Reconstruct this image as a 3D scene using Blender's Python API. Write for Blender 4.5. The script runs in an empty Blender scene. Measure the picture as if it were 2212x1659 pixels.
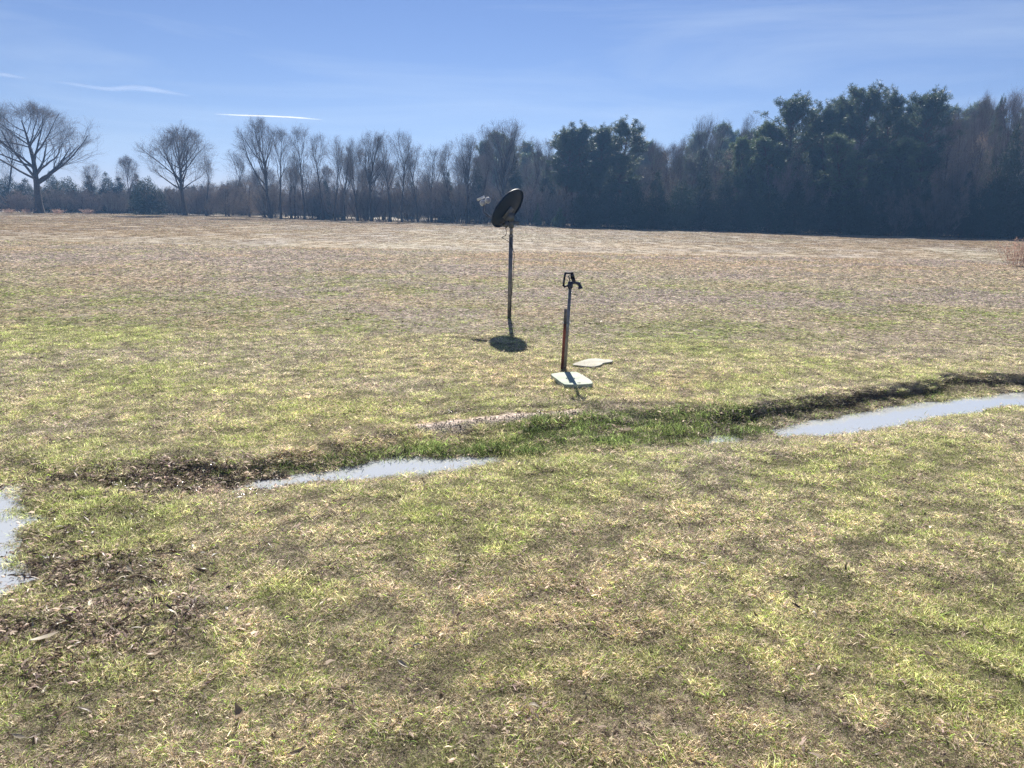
import bpy, math, random
import numpy as np
from mathutils import Vector, Matrix

RNG = np.random.default_rng(7)
random.seed(7)
SC = bpy.context.scene
COL = SC.collection

# ------------------------------------------------------------------ camera
CAM_H, FPX, PITCH, ROLL = 1.6, 1592.0, math.radians(13.24), math.radians(1.2)
W0, H0 = 2212.0, 1659.0
fwd = np.array([0, math.cos(PITCH), -math.sin(PITCH)])
rg = np.array([1.0, 0, 0]); upv = np.array([0, math.sin(PITCH), math.cos(PITCH)])
right = math.cos(ROLL)*rg + math.sin(ROLL)*upv
up = math.cos(ROLL)*upv - math.sin(ROLL)*rg
cam = bpy.data.cameras.new('camera')
camo = bpy.data.objects.new('camera', cam); COL.objects.link(camo)
M = Matrix(((right[0], up[0], -fwd[0]), (right[1], up[1], -fwd[1]), (right[2], up[2], -fwd[2]))).to_4x4()
M.translation = (0, 0, CAM_H)
camo.matrix_world = M
cam.sensor_width = 36; cam.lens = 36*FPX/W0
cam.clip_start = 0.05; cam.clip_end = 30000
SC.camera = camo
SC.cycles.use_denoising = True; SC.cycles.denoising_prefilter = 'NONE'

# ------------------------------------------------------------------ sky, sun, exposure
SUN_EL, SUN_AZ = math.radians(36), math.radians(-1.5)     # azimuth from +Y towards +X
SC.view_settings.view_transform = 'Standard'; SC.view_settings.look = 'None'
SC.view_settings.gamma = 1; SC.view_settings.use_curve_mapping = False
SC.view_settings.exposure = 0.95
HAZE = 0.00085
world = bpy.data.worlds.new('World'); SC.world = world; world.use_nodes = True
nt = world.node_tree; N = nt.nodes; L = nt.links; N.clear()
out = N.new('ShaderNodeOutputWorld'); bg = N.new('ShaderNodeBackground'); bg.inputs[1].default_value = 0.05
sky = N.new('ShaderNodeTexSky'); sky.sky_type = 'NISHITA'; sky.sun_disc = False
sky.sun_elevation = SUN_EL; sky.sun_rotation = SUN_AZ
sky.altitude = 0; sky.air_density = 1.0; sky.dust_density = 0.0; sky.ozone_density = 7.5
hs = N.new('ShaderNodeMix'); hs.data_type = 'RGBA'; hs.blend_type = 'MULTIPLY'; hs.inputs[0].default_value = 1
hs.inputs[7].default_value = (1.05, 0.83, 0.87, 1)
L.new(sky.outputs[0], hs.inputs[6])
# thin high cirrus veil
tc = N.new('ShaderNodeTexCoord')
mp = N.new('ShaderNodeMapping'); mp.inputs['Scale'].default_value = (1.1, 1.6, 9.0); mp.inputs['Rotation'].default_value = (0.0, 0.10, 0)
L.new(tc.outputs['Generated'], mp.inputs[0])
ns = N.new('ShaderNodeTexNoise'); ns.inputs['Scale'].default_value = 1.6; ns.inputs['Detail'].default_value = 7; ns.inputs['Roughness'].default_value = 0.55; ns.inputs['Distortion'].default_value = 0.5
L.new(mp.outputs[0], ns.inputs['Vector'])
cr = N.new('ShaderNodeMapRange'); cr.inputs[1].default_value = 0.47; cr.inputs[2].default_value = 0.80; cr.inputs[3].default_value = 0; cr.inputs[4].default_value = 0.4
L.new(ns.outputs[0], cr.inputs[0])
mixc = N.new('ShaderNodeMix'); mixc.data_type = 'RGBA'
L.new(cr.outputs[0], mixc.inputs[0]); L.new(hs.outputs[2], mixc.inputs[6]); mixc.inputs[7].default_value = (7.5, 8.6, 10.0, 1)
L.new(mixc.outputs[2], bg.inputs[0]); L.new(bg.outputs[0], out.inputs[0])

sun = bpy.data.lights.new('sun', 'SUN'); sun.energy = 5.0; sun.angle = math.radians(0.53); sun.color = (1.0, 0.95, 0.86)
suno = bpy.data.objects.new('sun', sun); COL.objects.link(suno)
sd = Vector((math.sin(SUN_AZ)*math.cos(SUN_EL), math.cos(SUN_AZ)*math.cos(SUN_EL), math.sin(SUN_EL)))
suno.rotation_euler = sd.to_track_quat('Z', 'Y').to_euler(); suno.location = (0, 40, 60)

# ------------------------------------------------------------------ projection helpers: photo measurements -> places
def ray(px, py):
    return fwd + right*((px-W0/2)/FPX) + up*((H0/2-py)/FPX)
def at(px, py, z=0.0):
    d = ray(px, py); t = (z-CAM_H)/d[2]; return np.array([d[0]*t, d[1]*t, z])
def atY(px, py, Y):
    d = ray(px, py); t = Y/d[1]; return np.array([d[0]*t, Y, CAM_H+d[2]*t])

# ------------------------------------------------------------------ numpy noise
def vnoise(x, y, scale, seed=0):
    r = np.random.default_rng(seed+1000); T = r.random((256, 256))
    u = x/scale + 91.3*seed; v = y/scale + 37.7*seed
    iu = np.floor(u).astype(int); iv = np.floor(v).astype(int); fu = u-iu; fv = v-iv
    fu = fu*fu*(3-2*fu); fv = fv*fv*(3-2*fv)
    a = T[iu % 256, iv % 256]; b = T[(iu+1) % 256, iv % 256]; c = T[iu % 256, (iv+1) % 256]; d = T[(iu+1) % 256, (iv+1) % 256]
    return (a*(1-fu)+b*fu)*(1-fv) + (c*(1-fu)+d*fu)*fv
def fbm(x, y, scale, seed=0, oct=4, rough=0.55):
    s = 0; a = 1; t = 0
    for o in range(oct):
        s = s + a*vnoise(x, y, scale/2**o, seed*7+o); t += a; a *= rough
    return s/t
def sstep(a, b, x):
    t = np.clip((x-a)/(b-a), 0, 1); return t*t*(3-2*t)

# ------------------------------------------------------------------ mesh / object helpers
def mesh_from(name, V, F, mat=None, attrs=None, smooth=False):
    V = np.asarray(V, dtype=np.float32); F = np.asarray(F, dtype=np.int32); k = F.shape[1]
    me = bpy.data.meshes.new(name)
    me.vertices.add(len(V)); me.vertices.foreach_set('co', V.ravel())
    me.loops.add(F.size); me.loops.foreach_set('vertex_index', F.ravel())
    me.polygons.add(len(F)); me.polygons.foreach_set('loop_start', np.arange(len(F), dtype=np.int32)*k)
    me.polygons.foreach_set('loop_total', np.full(len(F), k, dtype=np.int32))
    if smooth: me.polygons.foreach_set('use_smooth', np.ones(len(F), dtype=bool))
    me.update(calc_edges=True)
    for an, (typ, arr) in (attrs or {}).items():
        a = me.attributes.new(an, typ, 'POINT'); arr = np.asarray(arr, dtype=np.int32 if typ == 'INT' else np.float32)
        a.data.foreach_set({'FLOAT_COLOR': 'color', 'FLOAT_VECTOR': 'vector'}.get(typ, 'value'), arr.ravel())
    if mat: me.materials.append(mat)
    return me
def link(name, me, parent=None):
    o = bpy.data.objects.new(name, me); COL.objects.link(o)
    if parent: o.parent = parent
    return o
def tag(o, label=None, cat=None, group=None, kind=None):
    if label: o['label'] = label
    if cat: o['category'] = cat
    if group: o['group'] = group
    if kind: o['kind'] = kind
    return o
def empty(name, loc, label, cat, group=None, rz=0):
    o = bpy.data.objects.new(name, None); COL.objects.link(o); o.location = loc; o.rotation_euler = (0, 0, rz)
    o.empty_display_size = 0.1
    return tag(o, label, cat, group)

def tubes(P, R, sides):
    """P: B x N x 3 polylines, R: B x N radii -> verts, quads"""
    B, n, _ = P.shape
    T = np.zeros_like(P); T[:, :-1] = P[:, 1:]-P[:, :-1]; T[:, -1] = T[:, -2]; T[:, 1:-1] = P[:, 2:]-P[:, :-2]
    T /= np.linalg.norm(T, axis=2, keepdims=True)+1e-9
    ref = np.where(np.abs(T[:, :1, 2:3]) > 0.9, np.array([1.0, 0, 0]), np.array([0, 0, 1.0]))
    A = np.cross(T, np.broadcast_to(ref, T.shape)); A /= np.linalg.norm(A, axis=2, keepdims=True)+1e-9
    Bn = np.cross(T, A)
    an = np.arange(sides)*2*math.pi/sides
    V = P[:, :, None, :] + R[:, :, None, None]*(A[:, :, None, :]*np.cos(an)[None, None, :, None]+Bn[:, :, None, :]*np.sin(an)[None, None, :, None])
    b = np.arange(B)[:, None, None]*n*sides; i = np.arange(n-1)[None, :, None]*sides; s = np.arange(sides)[None, None, :]
    s2 = (s+1) % sides
    F = np.stack([b+i+s, b+i+s2, b+i+sides+s2, b+i+sides+s], -1).reshape(-1, 4)
    return V.reshape(-1, 3), F
def merge(parts):
    Vs = []; Fs = []; o = 0
    for V, F in parts:
        Vs.append(V); Fs.append(F+o); o += len(V)
    return np.concatenate(Vs), np.concatenate(Fs)
def tube1(pts, r, sides=10, cap=True):
    P = np.array(pts, float)[None]; n = P.shape[1]
    R = np.full((1, n), r, float) if np.isscalar(r) else np.array(r, float)[None]
    if cap:
        t0 = P[:, 0]-P[:, 1]; t0 = t0/np.linalg.norm(t0); t1 = P[:, -1]-P[:, -2]; t1 = t1/np.linalg.norm(t1)
        P = np.concatenate([(P[:, 0]+t0*1e-4)[:, None], P, (P[:, -1]+t1*1e-4)[:, None]], 1)
        R = np.concatenate([R[:, :1]*1e-3, R, R[:, -1:]*1e-3], 1)
    return tubes(P, R, sides)
def box(c, size, ax=None):
    c = np.array(c, float); h = np.array(size, float)/2
    S = np.array([[-1, -1, -1], [1, -1, -1], [1, 1, -1], [-1, 1, -1], [-1, -1, 1], [1, -1, 1], [1, 1, 1], [-1, 1, 1]])*h
    if ax is not None: S = S @ np.array(ax)
    F = np.array([[0, 3, 2, 1], [4, 5, 6, 7], [0, 1, 5, 4], [1, 2, 6, 5], [2, 3, 7, 6], [3, 0, 4, 7]])
    return S+c, F
def spline(pts, n=40):
    P = np.array(pts, float); m = len(P); out_ = []
    Q = np.vstack([2*P[0]-P[1], P, 2*P[-1]-P[-2]])
    for u in np.linspace(0, m-1-1e-6, n):
        i = int(u); t = u-i; a, b, c, d = Q[i:i+4]
        out_.append(0.5*((2*b)+(-a+c)*t+(2*a-5*b+4*c-d)*t*t+(-a+3*b-3*c+d)*t**3))
    return np.array(out_)

# ------------------------------------------------------------------ materials
def mat(name):
    m = bpy.data.materials.new(name); m.use_nodes = True; return m, m.node_tree.nodes, m.node_tree.links, m.node_tree.nodes['Principled BSDF']
def simple(name, c, rough=0.6, metal=0.0, var=0.15, scale=20, bump=0.0, c2=None, spec=None):
    m, n, l, p = mat(name)
    t = n.new('ShaderNodeTexCoord'); x = n.new('ShaderNodeTexNoise'); x.inputs['Scale'].default_value = scale; x.inputs['Detail'].default_value = 6
    l.new(t.outputs['Object'], x.inputs['Vector'])
    r = n.new('ShaderNodeValToRGB'); r.color_ramp.elements[0].position = 0.35; r.color_ramp.elements[1].position = 0.68
    c2 = c2 or tuple(v*(1-2*var) for v in c)
    r.color_ramp.elements[0].color = (*c2, 1); r.color_ramp.elements[1].color = (*c, 1)
    l.new(x.outputs[0], r.inputs[0]); l.new(r.outputs[0], p.inputs['Base Color'])
    p.inputs['Roughness'].default_value = rough; p.inputs['Metallic'].default_value = metal
    if spec is not None: p.inputs['Specular IOR Level'].default_value = spec
    if bump:
        b = n.new('ShaderNodeBump'); b.inputs['Strength'].default_value = bump; b.inputs['Distance'].default_value = 0.004
        l.new(x.outputs[0], b.inputs['Height']); l.new(b.outputs[0], p.inputs['Normal'])
    return m
def leafy(name, attr, attr_type, var_attr=None, trans=0.4, rough=0.55, spec=0.3, fixed=None):
    """thin foliage: principled + translucent, colour from an attribute or fixed"""
    m, n, l, p = mat(name)
    if fixed is None:
        a = n.new('ShaderNodeAttribute'); a.attribute_name = attr; a.attribute_type = attr_type; c = a.outputs['Color']
    else:
        a = n.new('ShaderNodeRGB'); a.outputs[0].default_value = (*fixed, 1); c = a.outputs[0]
    if var_attr:
        v = n.new('ShaderNodeAttribute'); v.attribute_name = var_attr; v.attribute_type = 'GEOMETRY'
        mu = n.new('ShaderNodeMix'); mu.data_type = 'RGBA'; mu.blend_type = 'MULTIPLY'; mu.inputs[0].default_value = 1
        l.new(c, mu.inputs[6]); l.new(v.outputs['Color'], mu.inputs[7]); c = mu.outputs[2]
    l.new(c, p.inputs['Base Color']); p.inputs['Roughness'].default_value = rough; p.inputs['Specular IOR Level'].default_value = spec
    tr = n.new('ShaderNodeBsdfTranslucent'); l.new(c, tr.inputs[0])
    mx = n.new('ShaderNodeMixShader'); mx.inputs[0].default_value = trans
    l.new(p.outputs[0], mx.inputs[1]); l.new(tr.outputs[0], mx.inputs[2]); l.new(mx.outputs[0], n['Material Output'].inputs[0])
    return m

M_BARK = simple('bark', (0.10, 0.08, 0.065), 0.95, scale=6, c2=(0.055, 0.045, 0.04), bump=0.5, spec=0.1)
M_TWIG = simple('grey_twig', (0.23, 0.20, 0.18), 0.9, scale=2, spec=0.15)
M_TWIGR = simple('reddish_twig', (0.26, 0.21, 0.195), 0.9, scale=2, spec=0.15)
M_PINEBARK = simple('pine_bark', (0.15, 0.095, 0.07), 0.95, scale=5, spec=0.1)
M_NEEDLE = leafy('pine_needle', 'var', 'GEOMETRY', trans=0.42, rough=0.45, spec=0.4)
M_CEDAR = leafy('cedar_scale', 'var', 'GEOMETRY', trans=0.2, rough=0.6, spec=0.25)
M_BRUSH = leafy('dry_brush_leaf', 'var', 'GEOMETRY', trans=0.35, rough=0.7, spec=0.1)
M_BLADE = leafy('grass_blade', 'col', 'INSTANCER', 'var', trans=0.46, rough=0.6, spec=0.15)
M_LEAF = leafy('dead_leaf', 'var', 'GEOMETRY', trans=0.22, rough=0.5, spec=0.4)
M_SHINE = leafy('wet_scrap', 'var', 'GEOMETRY', trans=0.1, rough=0.16, spec=0.8)
M_WETLEAF = leafy('wet_leaf', 'var', 'GEOMETRY', trans=0.1, rough=0.45, spec=0.4)

# ------------------------------------------------------------------ terrain
Z0 = np.zeros(1)
pxs = lambda L_: np.array(L_, float)
tr_top = pxs([(-200,1040),(280,1000),(480,1010),(700,965),(900,925),(1250,893),(1530,885),(1620,878),(1700,866),(1800,850),(1900,838),(2000,824),(2060,806),(2212,812),(2500,800),(2900,780)])
tr_foot = pxs([(-200,1050),(280,1030),(480,1040),(700,1000),(900,975),(1250,950),(1530,935),(1620,916),(1700,906),(1800,889),(1900,877),(2000,860),(2060,848),(2212,838),(2500,815),(2900,790)])
tr_wf = pxs([(-200,1060),(280,1045),(480,1048),(600,1035),(700,1012),(800,995),(900,988),(1050,985),(1250,968),(1530,946),(1620,935),(1750,906),(1850,891),(2000,871),(2100,857),(2212,847),(2500,822),(2900,795)])
tr_wn = pxs([(-200,1075),(280,1060),(460,1066),(560,1056),(680,1043),(760,1035),(860,1023),(960,1014),(1050,1001),(1250,980),(1530,962),(1600,955),(1700,941),(1780,936),(1900,926),(2000,906),(2100,886),(2212,869),(2500,835),(2900,805)])
tr_wn[:, 1] += np.interp(tr_wn[:, 0], [400, 480, 1050, 1100, 1600, 1750, 1900], [0, 7, 8, 5, 8, 8, 9])
tr_near = tr_wn + np.array([0, 22])
def zw_px(px): return np.interp(px, [-200, 200, 480, 1250, 1600, 1750], [0, 0, -0.05, -0.06, -0.085, -0.10])
def mid_px(px): return np.interp(px, [-200, 440, 480, 560, 800, 1060, 1110, 1500, 1535, 1600, 1625, 1670, 1720, 1900, 2900], [0, 0.012, -0.012, -0.014, -0.035, -0.02, 0.014, 0.014, -0.02, -0.02, 0.012, 0.006, -0.03, -0.06, -0.06])
def world_trace(tr, zf):
    return np.array([at(a, b, zf(a)) for a, b in tr])
XS = np.linspace(-6.5, 12.5, 800)
def onX(tr, zf):
    w = world_trace(tr, zf); return np.interp(XS, w[:, 0], w[:, 1])
y_top = onX(tr_top, lambda a: 0.015); y_foot = onX(tr_foot, lambda a: zw_px(a)+0.018)
y_wf = onX(tr_wf, zw_px); y_wn = onX(tr_wn, zw_px); y_near = onX(tr_near, lambda a: 0.0)
w_ = world_trace(tr_wn, zw_px); PXX = np.interp(XS, w_[:, 0], tr_wn[:, 0])
ZW = zw_px(PXX); MID = mid_px(PXX)
y_wf = np.maximum(y_wf, y_wn+0.05); y_foot = np.maximum(y_foot, y_wf+0.03); y_top = np.maximum(y_top, y_foot+0.06); y_near = np.minimum(y_near, y_wn-0.05)
POND = np.array([at(a, b)[:2] for a, b in [(-500,960),(-200,1000),(0,1028),(38,1058),(80,1098),(82,1130),(68,1180),(44,1245),(0,1288),(-200,1350),(-500,1400)]])
def poly_sd(x, y, P):
    d = np.full(x.shape, 1e9); inside = np.zeros(x.shape, bool)
    for i in range(len(P)):
        a = P[i]; b = P[(i+1) % len(P)]; ab = b-a
        t = np.clip(((x-a[0])*ab[0]+(y-a[1])*ab[1])/(ab@ab), 0, 1)
        d = np.minimum(d, np.hypot(x-a[0]-t*ab[0], y-a[1]-t*ab[1]))
        c = ((a[1] > y) != (b[1] > y)) & (x < (b[0]-a[0])*(y-a[1])/(b[1]-a[1]+1e-12)+a[0]); inside ^= c
    return np.where(inside, -d, d)
def ditch(x, y):
    """returns base z, and signed height above the local water level"""
    f = lambda a: np.interp(x, XS, a)
    jx = (fbm(x, y, 0.35, 3, 3)-0.5)*0.22*sstep(0, 0.5, np.abs(f(ZW))*10)
    yy = y + jx
    a, b, c, d, e = f(y_near), f(y_wn), f(y_wf), f(y_foot), f(y_top); zw = f(ZW); mid = zw+f(MID); m1 = b+(c-b)*0.35; m2 = b+(c-b)*0.75
    z = np.zeros_like(x)
    de = d+(e-d)*0.5; seg = [(a, b, 0*zw, zw), (b, m1, zw, mid), (m1, m2, mid, mid), (m2, c, mid, zw), (c, d, zw, zw+0.018), (d, de, zw+0.018, zw+0.03), (de, e, zw+0.03, 0*zw+0.035)]
    for y0, y1, z0, z1 in seg:
        t = (yy-y0)/(y1-y0); k = (t >= 0) & (t < 1); z = np.where(k, z0+(z1-z0)*t, z)
    z = np.where((yy >= e) & (yy < e+0.6), 0.035*(1-(yy-e)/0.6), z)
    act = (x > XS[0]) & (x < XS[-1])
    return np.where(act, z, 0), yy, a, b, c, d, e, zw, act
def height(x, y):
    z, *_ = ditch(x, y)
    sd = poly_sd(x, y, POND) + (fbm(x, y, 0.3, 5, 3)-0.5)*0.25
    z = np.where(sd < 0.25, np.clip(-0.03+sd*0.14, -0.06, z+0.001), z)
    amp = sstep(0.2, 0.5, sd)
    z = z + (fbm(x, y, 1.3, 11, 3)-0.5)*0.012*amp*sstep(0, 1, np.abs(z)<0.02) + (fbm(x, y, 0.17, 13, 1)-0.5)*0.014
    far = sstep(14, 40, y)
    z = z + far*(fbm(x, y, 26, 17, 2)-0.5)*0.22
    return z

# ---- colour fields: what grows where
def blob(x, y, px, py, rx, ry, seed=1):
    c = at(px, py); s = np.hypot(c[0], c[1])
    d = np.hypot((x-c[0])/rx, (y-c[1])/ry) + (fbm(x, y, max(rx, ry)*0.7, seed, 3)-0.5)*0.9
    return 1-sstep(0.45, 1.05, d)
STRAW = np.array([0.58, 0.51, 0.385]); GREY = np.array([0.52, 0.455, 0.395]); TAN = np.array([0.58, 0.45, 0.305]); GREEN = np.array([0.265, 0.315, 0.11]); OLIVE = np.array([0.40, 0.375, 0.215]); MUD = np.array([0.11, 0.082, 0.06]); DEEP = np.array([0.13, 0.18, 0.06])
def fields(x, y):
    n1 = fbm(x, y, 1.1, 21, 4); n2 = fbm(x, y*0.8, 3.2, 22, 4); n3 = fbm(x, y, 0.45, 23, 3); n4 = fbm(x, y, 9, 24, 3)
    g = sstep(0.44, 0.66, 0.45*n1+0.35*n2+0.2*n3)                     # winter green showing through
    g = g*(1-0.80*sstep(13, 22, y)) + 0.22*np.exp(-((y-8.5)/3.5)**2)*(x < 3)
    near = 1-sstep(3.0, 5.5, y); g = g + near*0.18*sstep(0.4, 0.6, n2)
    tan = sstep(0.5, 0.68, fbm(x, y, 1.6, 25, 4))*(0.20+0.25*sstep(4, 9, y)) + 0.85*sstep(17, 30, y)*sstep(0.25, 0.5, n4)
    grey = sstep(0.48, 0.64, fbm(x, y*1.6, 2.4, 26, 4))*0.9
    for (px, py, rx, ry, k) in [(700, 637, .55, .5, 1.5), (860, 632, .9, .5, .4), (1500, 712, 1.5, .9, .9), (1620, 712, .8, .35, .8), (1420, 715, .8, .6, .5), (1500, 755, .8, .4, .5), (1110, 690, .5, .25, .5), (1240, 860, .35, .5, .4),
                                (925, 1115, .17, .14, 1.4), (255, 1065, .25, .2, 1.0), (640, 1290, .22, .2, 1.0), (560, 690, 2.2, 1.0, .35), (300, 660, 3.5, 1.0, .35), (100, 700, 2.0, 1.5, .3), (200, 1130, .7, .5, .5), (1800, 1350, .9, .6, .45), (1300, 1450, .8, .35, .35), (600, 950, .5, .4, .5), (2100, 1450, .5, .5, .4)]:
        g = g + k*blob(x, y, px, py, rx, ry)
    for (px, py, rx, ry, k) in [(640, 605, 3.2, 1.2, 1.0), (450, 800, 1.5, .8, .7), (1330, 640, 6, 2.2, .6), (330, 1310, .45, .2, .9), (1000, 860, 1.2, .6, .5), (1900, 760, 2, .8, .6)]:
        grey = grey + k*blob(x, y, px, py, rx, ry, 2)
    z, yy, a, b, c, d, e, zw, act = ditch(x, y)
    px_ = np.interp(x, XS, PXX)
    lush = np.where(act & (yy > c-0.05) & (yy < d+0.12), 1.0, 0)*sstep(420, 800, px_)*(1-0.85*sstep(1600, 1720, px_))
    lush = np.maximum(lush, np.where(act & (yy > b+0.12) & (yy < e), 1.0, 0)*sstep(1080, 1150, px_)*(1-sstep(1650, 1720, px_)))
    # sand strip and mud
    def strip(pts, hw):
        W = [at(*p, -0.01)[:2] for p in pts]; dd = np.full(x.shape, 1e9)
        for p, q in zip(W[:-1], W[1:]):
            ab = q-p; t = np.clip(((x-p[0])*ab[0]+(y-p[1])*ab[1])/(ab@ab), 0, 1); dd = np.minimum(dd, np.hypot(x-p[0]-t*ab[0], y-p[1]-t*ab[1]))
        return 1-sstep(hw*0.4, hw*1.25, dd+(fbm(x, y, 0.14, 31, 4)-0.5)*0.17)
    sand = strip([(900, 932), (1000, 923), (1100, 913), (1180, 905), (1242, 900)], 0.11)
    mud = strip([(900, 915), (1000, 897), (1100, 889), (1200, 885), (1330, 884), (1500, 884)], 0.085)*(1-sand)
    mud = np.maximum(mud, np.where(act & (yy > d) & (yy < d+(e-d)*(0.35+0.6*fbm(x, y, 0.25, 61, 3))), 0.9, 0)*sstep(1500, 1640, px_))
    mud = np.maximum(mud, strip([(330, 1035), (400, 1005), (440, 1000)], 0.14)*0.8)
    mud = np.maximum(mud, strip([(180, 1250), (260, 1230)], 0.12)*0.7)
    wet = np.where(act & (yy > a) & (yy < d), 1.0, 0)*(ZWabs(x) > 0.01)
    return np.clip(g, 0, 1.3), np.clip(tan, 0, 1), np.clip(grey, 0, 1), lush*(1-sand), sand, mud, wet
def ZWabs(x): return np.abs(np.interp(x, XS, ZW))
def grow_color(x, y):
    g, tan, grey, lush, sand, mud, wet = fields(x, y)
    c = STRAW[None]*np.ones((len(x), 1))
    c = c*(1-tan[:, None]*0.8)+TAN*tan[:, None]*0.8
    c = c*(1-grey[:, None]*0.8)+GREY*grey[:, None]*0.8
    return c, g, lush, sand, mud, wet

# ground sheet: one sheet, fine near the ditch, reaching past the horizon wood
def axis(lo, hi, step, far, ratio=1.09):
    a = list(np.arange(lo, hi, step)); s = step
    while a[-1] < far: s *= ratio; a.append(a[-1]+s)
    s = step; b = [lo]
    while b[-1] > -far: s *= ratio; b.append(b[-1]-s)
    return np.array(b[:0:-1]+a)
gx = axis(-6.5, 8.5, 0.04, 420); gy = axis(1.0, 9.5, 0.04, 420); gy = gy[gy > -25]
GX, GY = np.meshgrid(gx, gy); fx, fy = GX.ravel(), GY.ravel()
gz = height(fx, fy)
c, g, lush, sand, mud, wet = grow_color(fx, fy)
soil = np.array([0.215, 0.17, 0.115])
nearness = (1-sstep(7, 30, fy))[:, None]
gg = np.clip(g, 0, 1)[:, None]
base = c*(1-gg*0.6)+OLIVE*0.8*gg*0.6
gc = base*(0.70-0.08*sstep(40, 90, fy))[:, None]*(1-nearness) + (base*0.35+soil*0.45)*nearness
gc = gc*(1-lush[:, None]*0.7)+DEEP*0.7*lush[:, None]*0.7
gc = gc*(1-mud[:, None])+MUD*mud[:, None]
sdp = poly_sd(fx, fy, POND)
wetm = np.maximum(wet*0.8, 1-sstep(-0.1, 0.35, sdp))[:, None]
gc = gc*(1-wetm)+np.array([0.13, 0.10, 0.075])*wetm
gc = gc*(1-sand[:, None])+np.array([0.62, 0.50, 0.41])*sand[:, None]
gl = np.clip(wetm[:, 0], 0, 1)
nx, ny = len(gx), len(gy)
ii = (np.arange(ny-1)[:, None]*nx+np.arange(nx-1)[None]).ravel()
F = np.stack([ii, ii+1, ii+1+nx, ii+nx], 1)
m, n, l, p = mat('field_ground')
a = n.new('ShaderNodeAttribute'); a.attribute_name = 'col'; w = n.new('ShaderNodeAttribute'); w.attribute_name = 'wet'
t = n.new('ShaderNodeTexCoord')
def noise(scale, det=6, stretch=None, rough=0.6):
    x = n.new('ShaderNodeTexNoise'); x.inputs['Scale'].default_value = scale; x.inputs['Detail'].default_value = det; x.inputs['Roughness'].default_value = rough
    if stretch:
        q = n.new('ShaderNodeMapping'); q.inputs['Scale'].default_value = stretch; l.new(t.outputs['Object'], q.inputs[0]); l.new(q.outputs[0], x.inputs['Vector'])
    else: l.new(t.outputs['Object'], x.inputs['Vector'])
    return x
f1 = noise(38, 5); f2 = noise(5, 6); f3 = noise(0.9, 6, (0.6, 1.6, 1))
def mr(src, lo, hi, a0=0.3, a1=0.7):
    q = n.new('ShaderNodeMapRange'); q.inputs[1].default_value = a0; q.inputs[2].default_value = a1; q.inputs[3].default_value = lo; q.inputs[4].default_value = hi; l.new(src, q.inputs[0]); return q.outputs[0]
def mul(a_, b_):
    q = n.new('ShaderNodeMath'); q.operation = 'MULTIPLY'; l.new(a_, q.inputs[0]); l.new(b_, q.inputs[1]); return q.outputs[0]
k = mul(mul(mr(f1.outputs[0], 0.45, 1.5), mr(f2.outputs[0], 0.72, 1.28)), mr(f3.outputs[0], 0.80, 1.22))
vm = n.new('ShaderNodeVectorMath'); vm.operation = 'SCALE'; l.new(a.outputs['Vector'], vm.inputs[0]); l.new(k, vm.inputs['Scale'])
l.new(vm.outputs[0], p.inputs['Base Color'])
l.new(mr(w.outputs['Fac'], 0.95, 0.45, 0, 1), p.inputs['Roughness']); p.inputs['Specular IOR Level'].default_value = 0.25
bp = n.new('ShaderNodeBump'); bp.inputs['Strength'].default_value = 0.7; bp.inputs['Distance'].default_value = 0.02; l.new(f1.outputs[0], bp.inputs['Height']); l.new(bp.outputs[0], p.inputs['Normal'])
M_GROUND = m
ground = link('ground', mesh_from('ground', np.stack([fx, fy, gz], 1), F, M_GROUND, {'col': ('FLOAT_COLOR', np.c_[gc, np.ones(len(gc))]), 'wet': ('FLOAT', gl)}, True))
tag(ground, 'broad mown winter field with a shallow drainage ditch', kind='structure')

# ------------------------------------------------------------------ water
m, n, l, p = mat('silty_water')
p.inputs['Base Color'].default_value = (0.43, 0.45, 0.47, 1); p.inputs['Roughness'].default_value = 0.06; p.inputs['IOR'].default_value = 1.33; p.inputs['Specular IOR Level'].default_value = 1.0
t = n.new('ShaderNodeTexCoord'); x = n.new('ShaderNodeTexNoise'); x.inputs['Scale'].default_value = 9; x.inputs['Detail'].default_value = 3
l.new(t.outputs['Object'], x.inputs['Vector']); b = n.new('ShaderNodeBump'); b.inputs['Strength'].default_value = 0.10; b.inputs['Distance'].default_value = 0.01
l.new(x.outputs[0], b.inputs['Height']); l.new(b.outputs[0], p.inputs['Normal'])
M_WATER = m
def water_strip(pa, pb, label):
    k = np.where((PXX >= pa) & (PXX <= pb))[0]; lo = y_wn[k]-0.16; hi = y_wf[k]+0.16; n_ = len(k)
    V = np.concatenate([np.c_[XS[k], lo, ZW[k]], np.c_[XS[k], hi, ZW[k]]]); i = np.arange(n_-1)
    o = link('water', mesh_from('water', V, np.stack([i, i+1, i+1+n_, i+n_], 1), M_WATER)); tag(o, label, kind='structure')
water_strip(1640, 2880, 'long band of milky standing water below the cut ditch bank')
water_strip(1500, 1632, 'small puddle in the green ditch grass beside the long water')
water_strip(420, 1130, 'pale shallow puddle in the middle of the ditch')
pc = POND.mean(0); PP = np.array([q+(q-pc)/np.linalg.norm(q-pc)*0.12 for q in POND]); me = bpy.data.meshes.new('water'); me.from_pydata([(*q, -0.03) for q in PP], [], [list(range(len(PP)))]); me.materials.append(M_WATER)
tag(link('water', me), 'grey puddle cut off by the left edge of the field', kind='structure')

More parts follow.
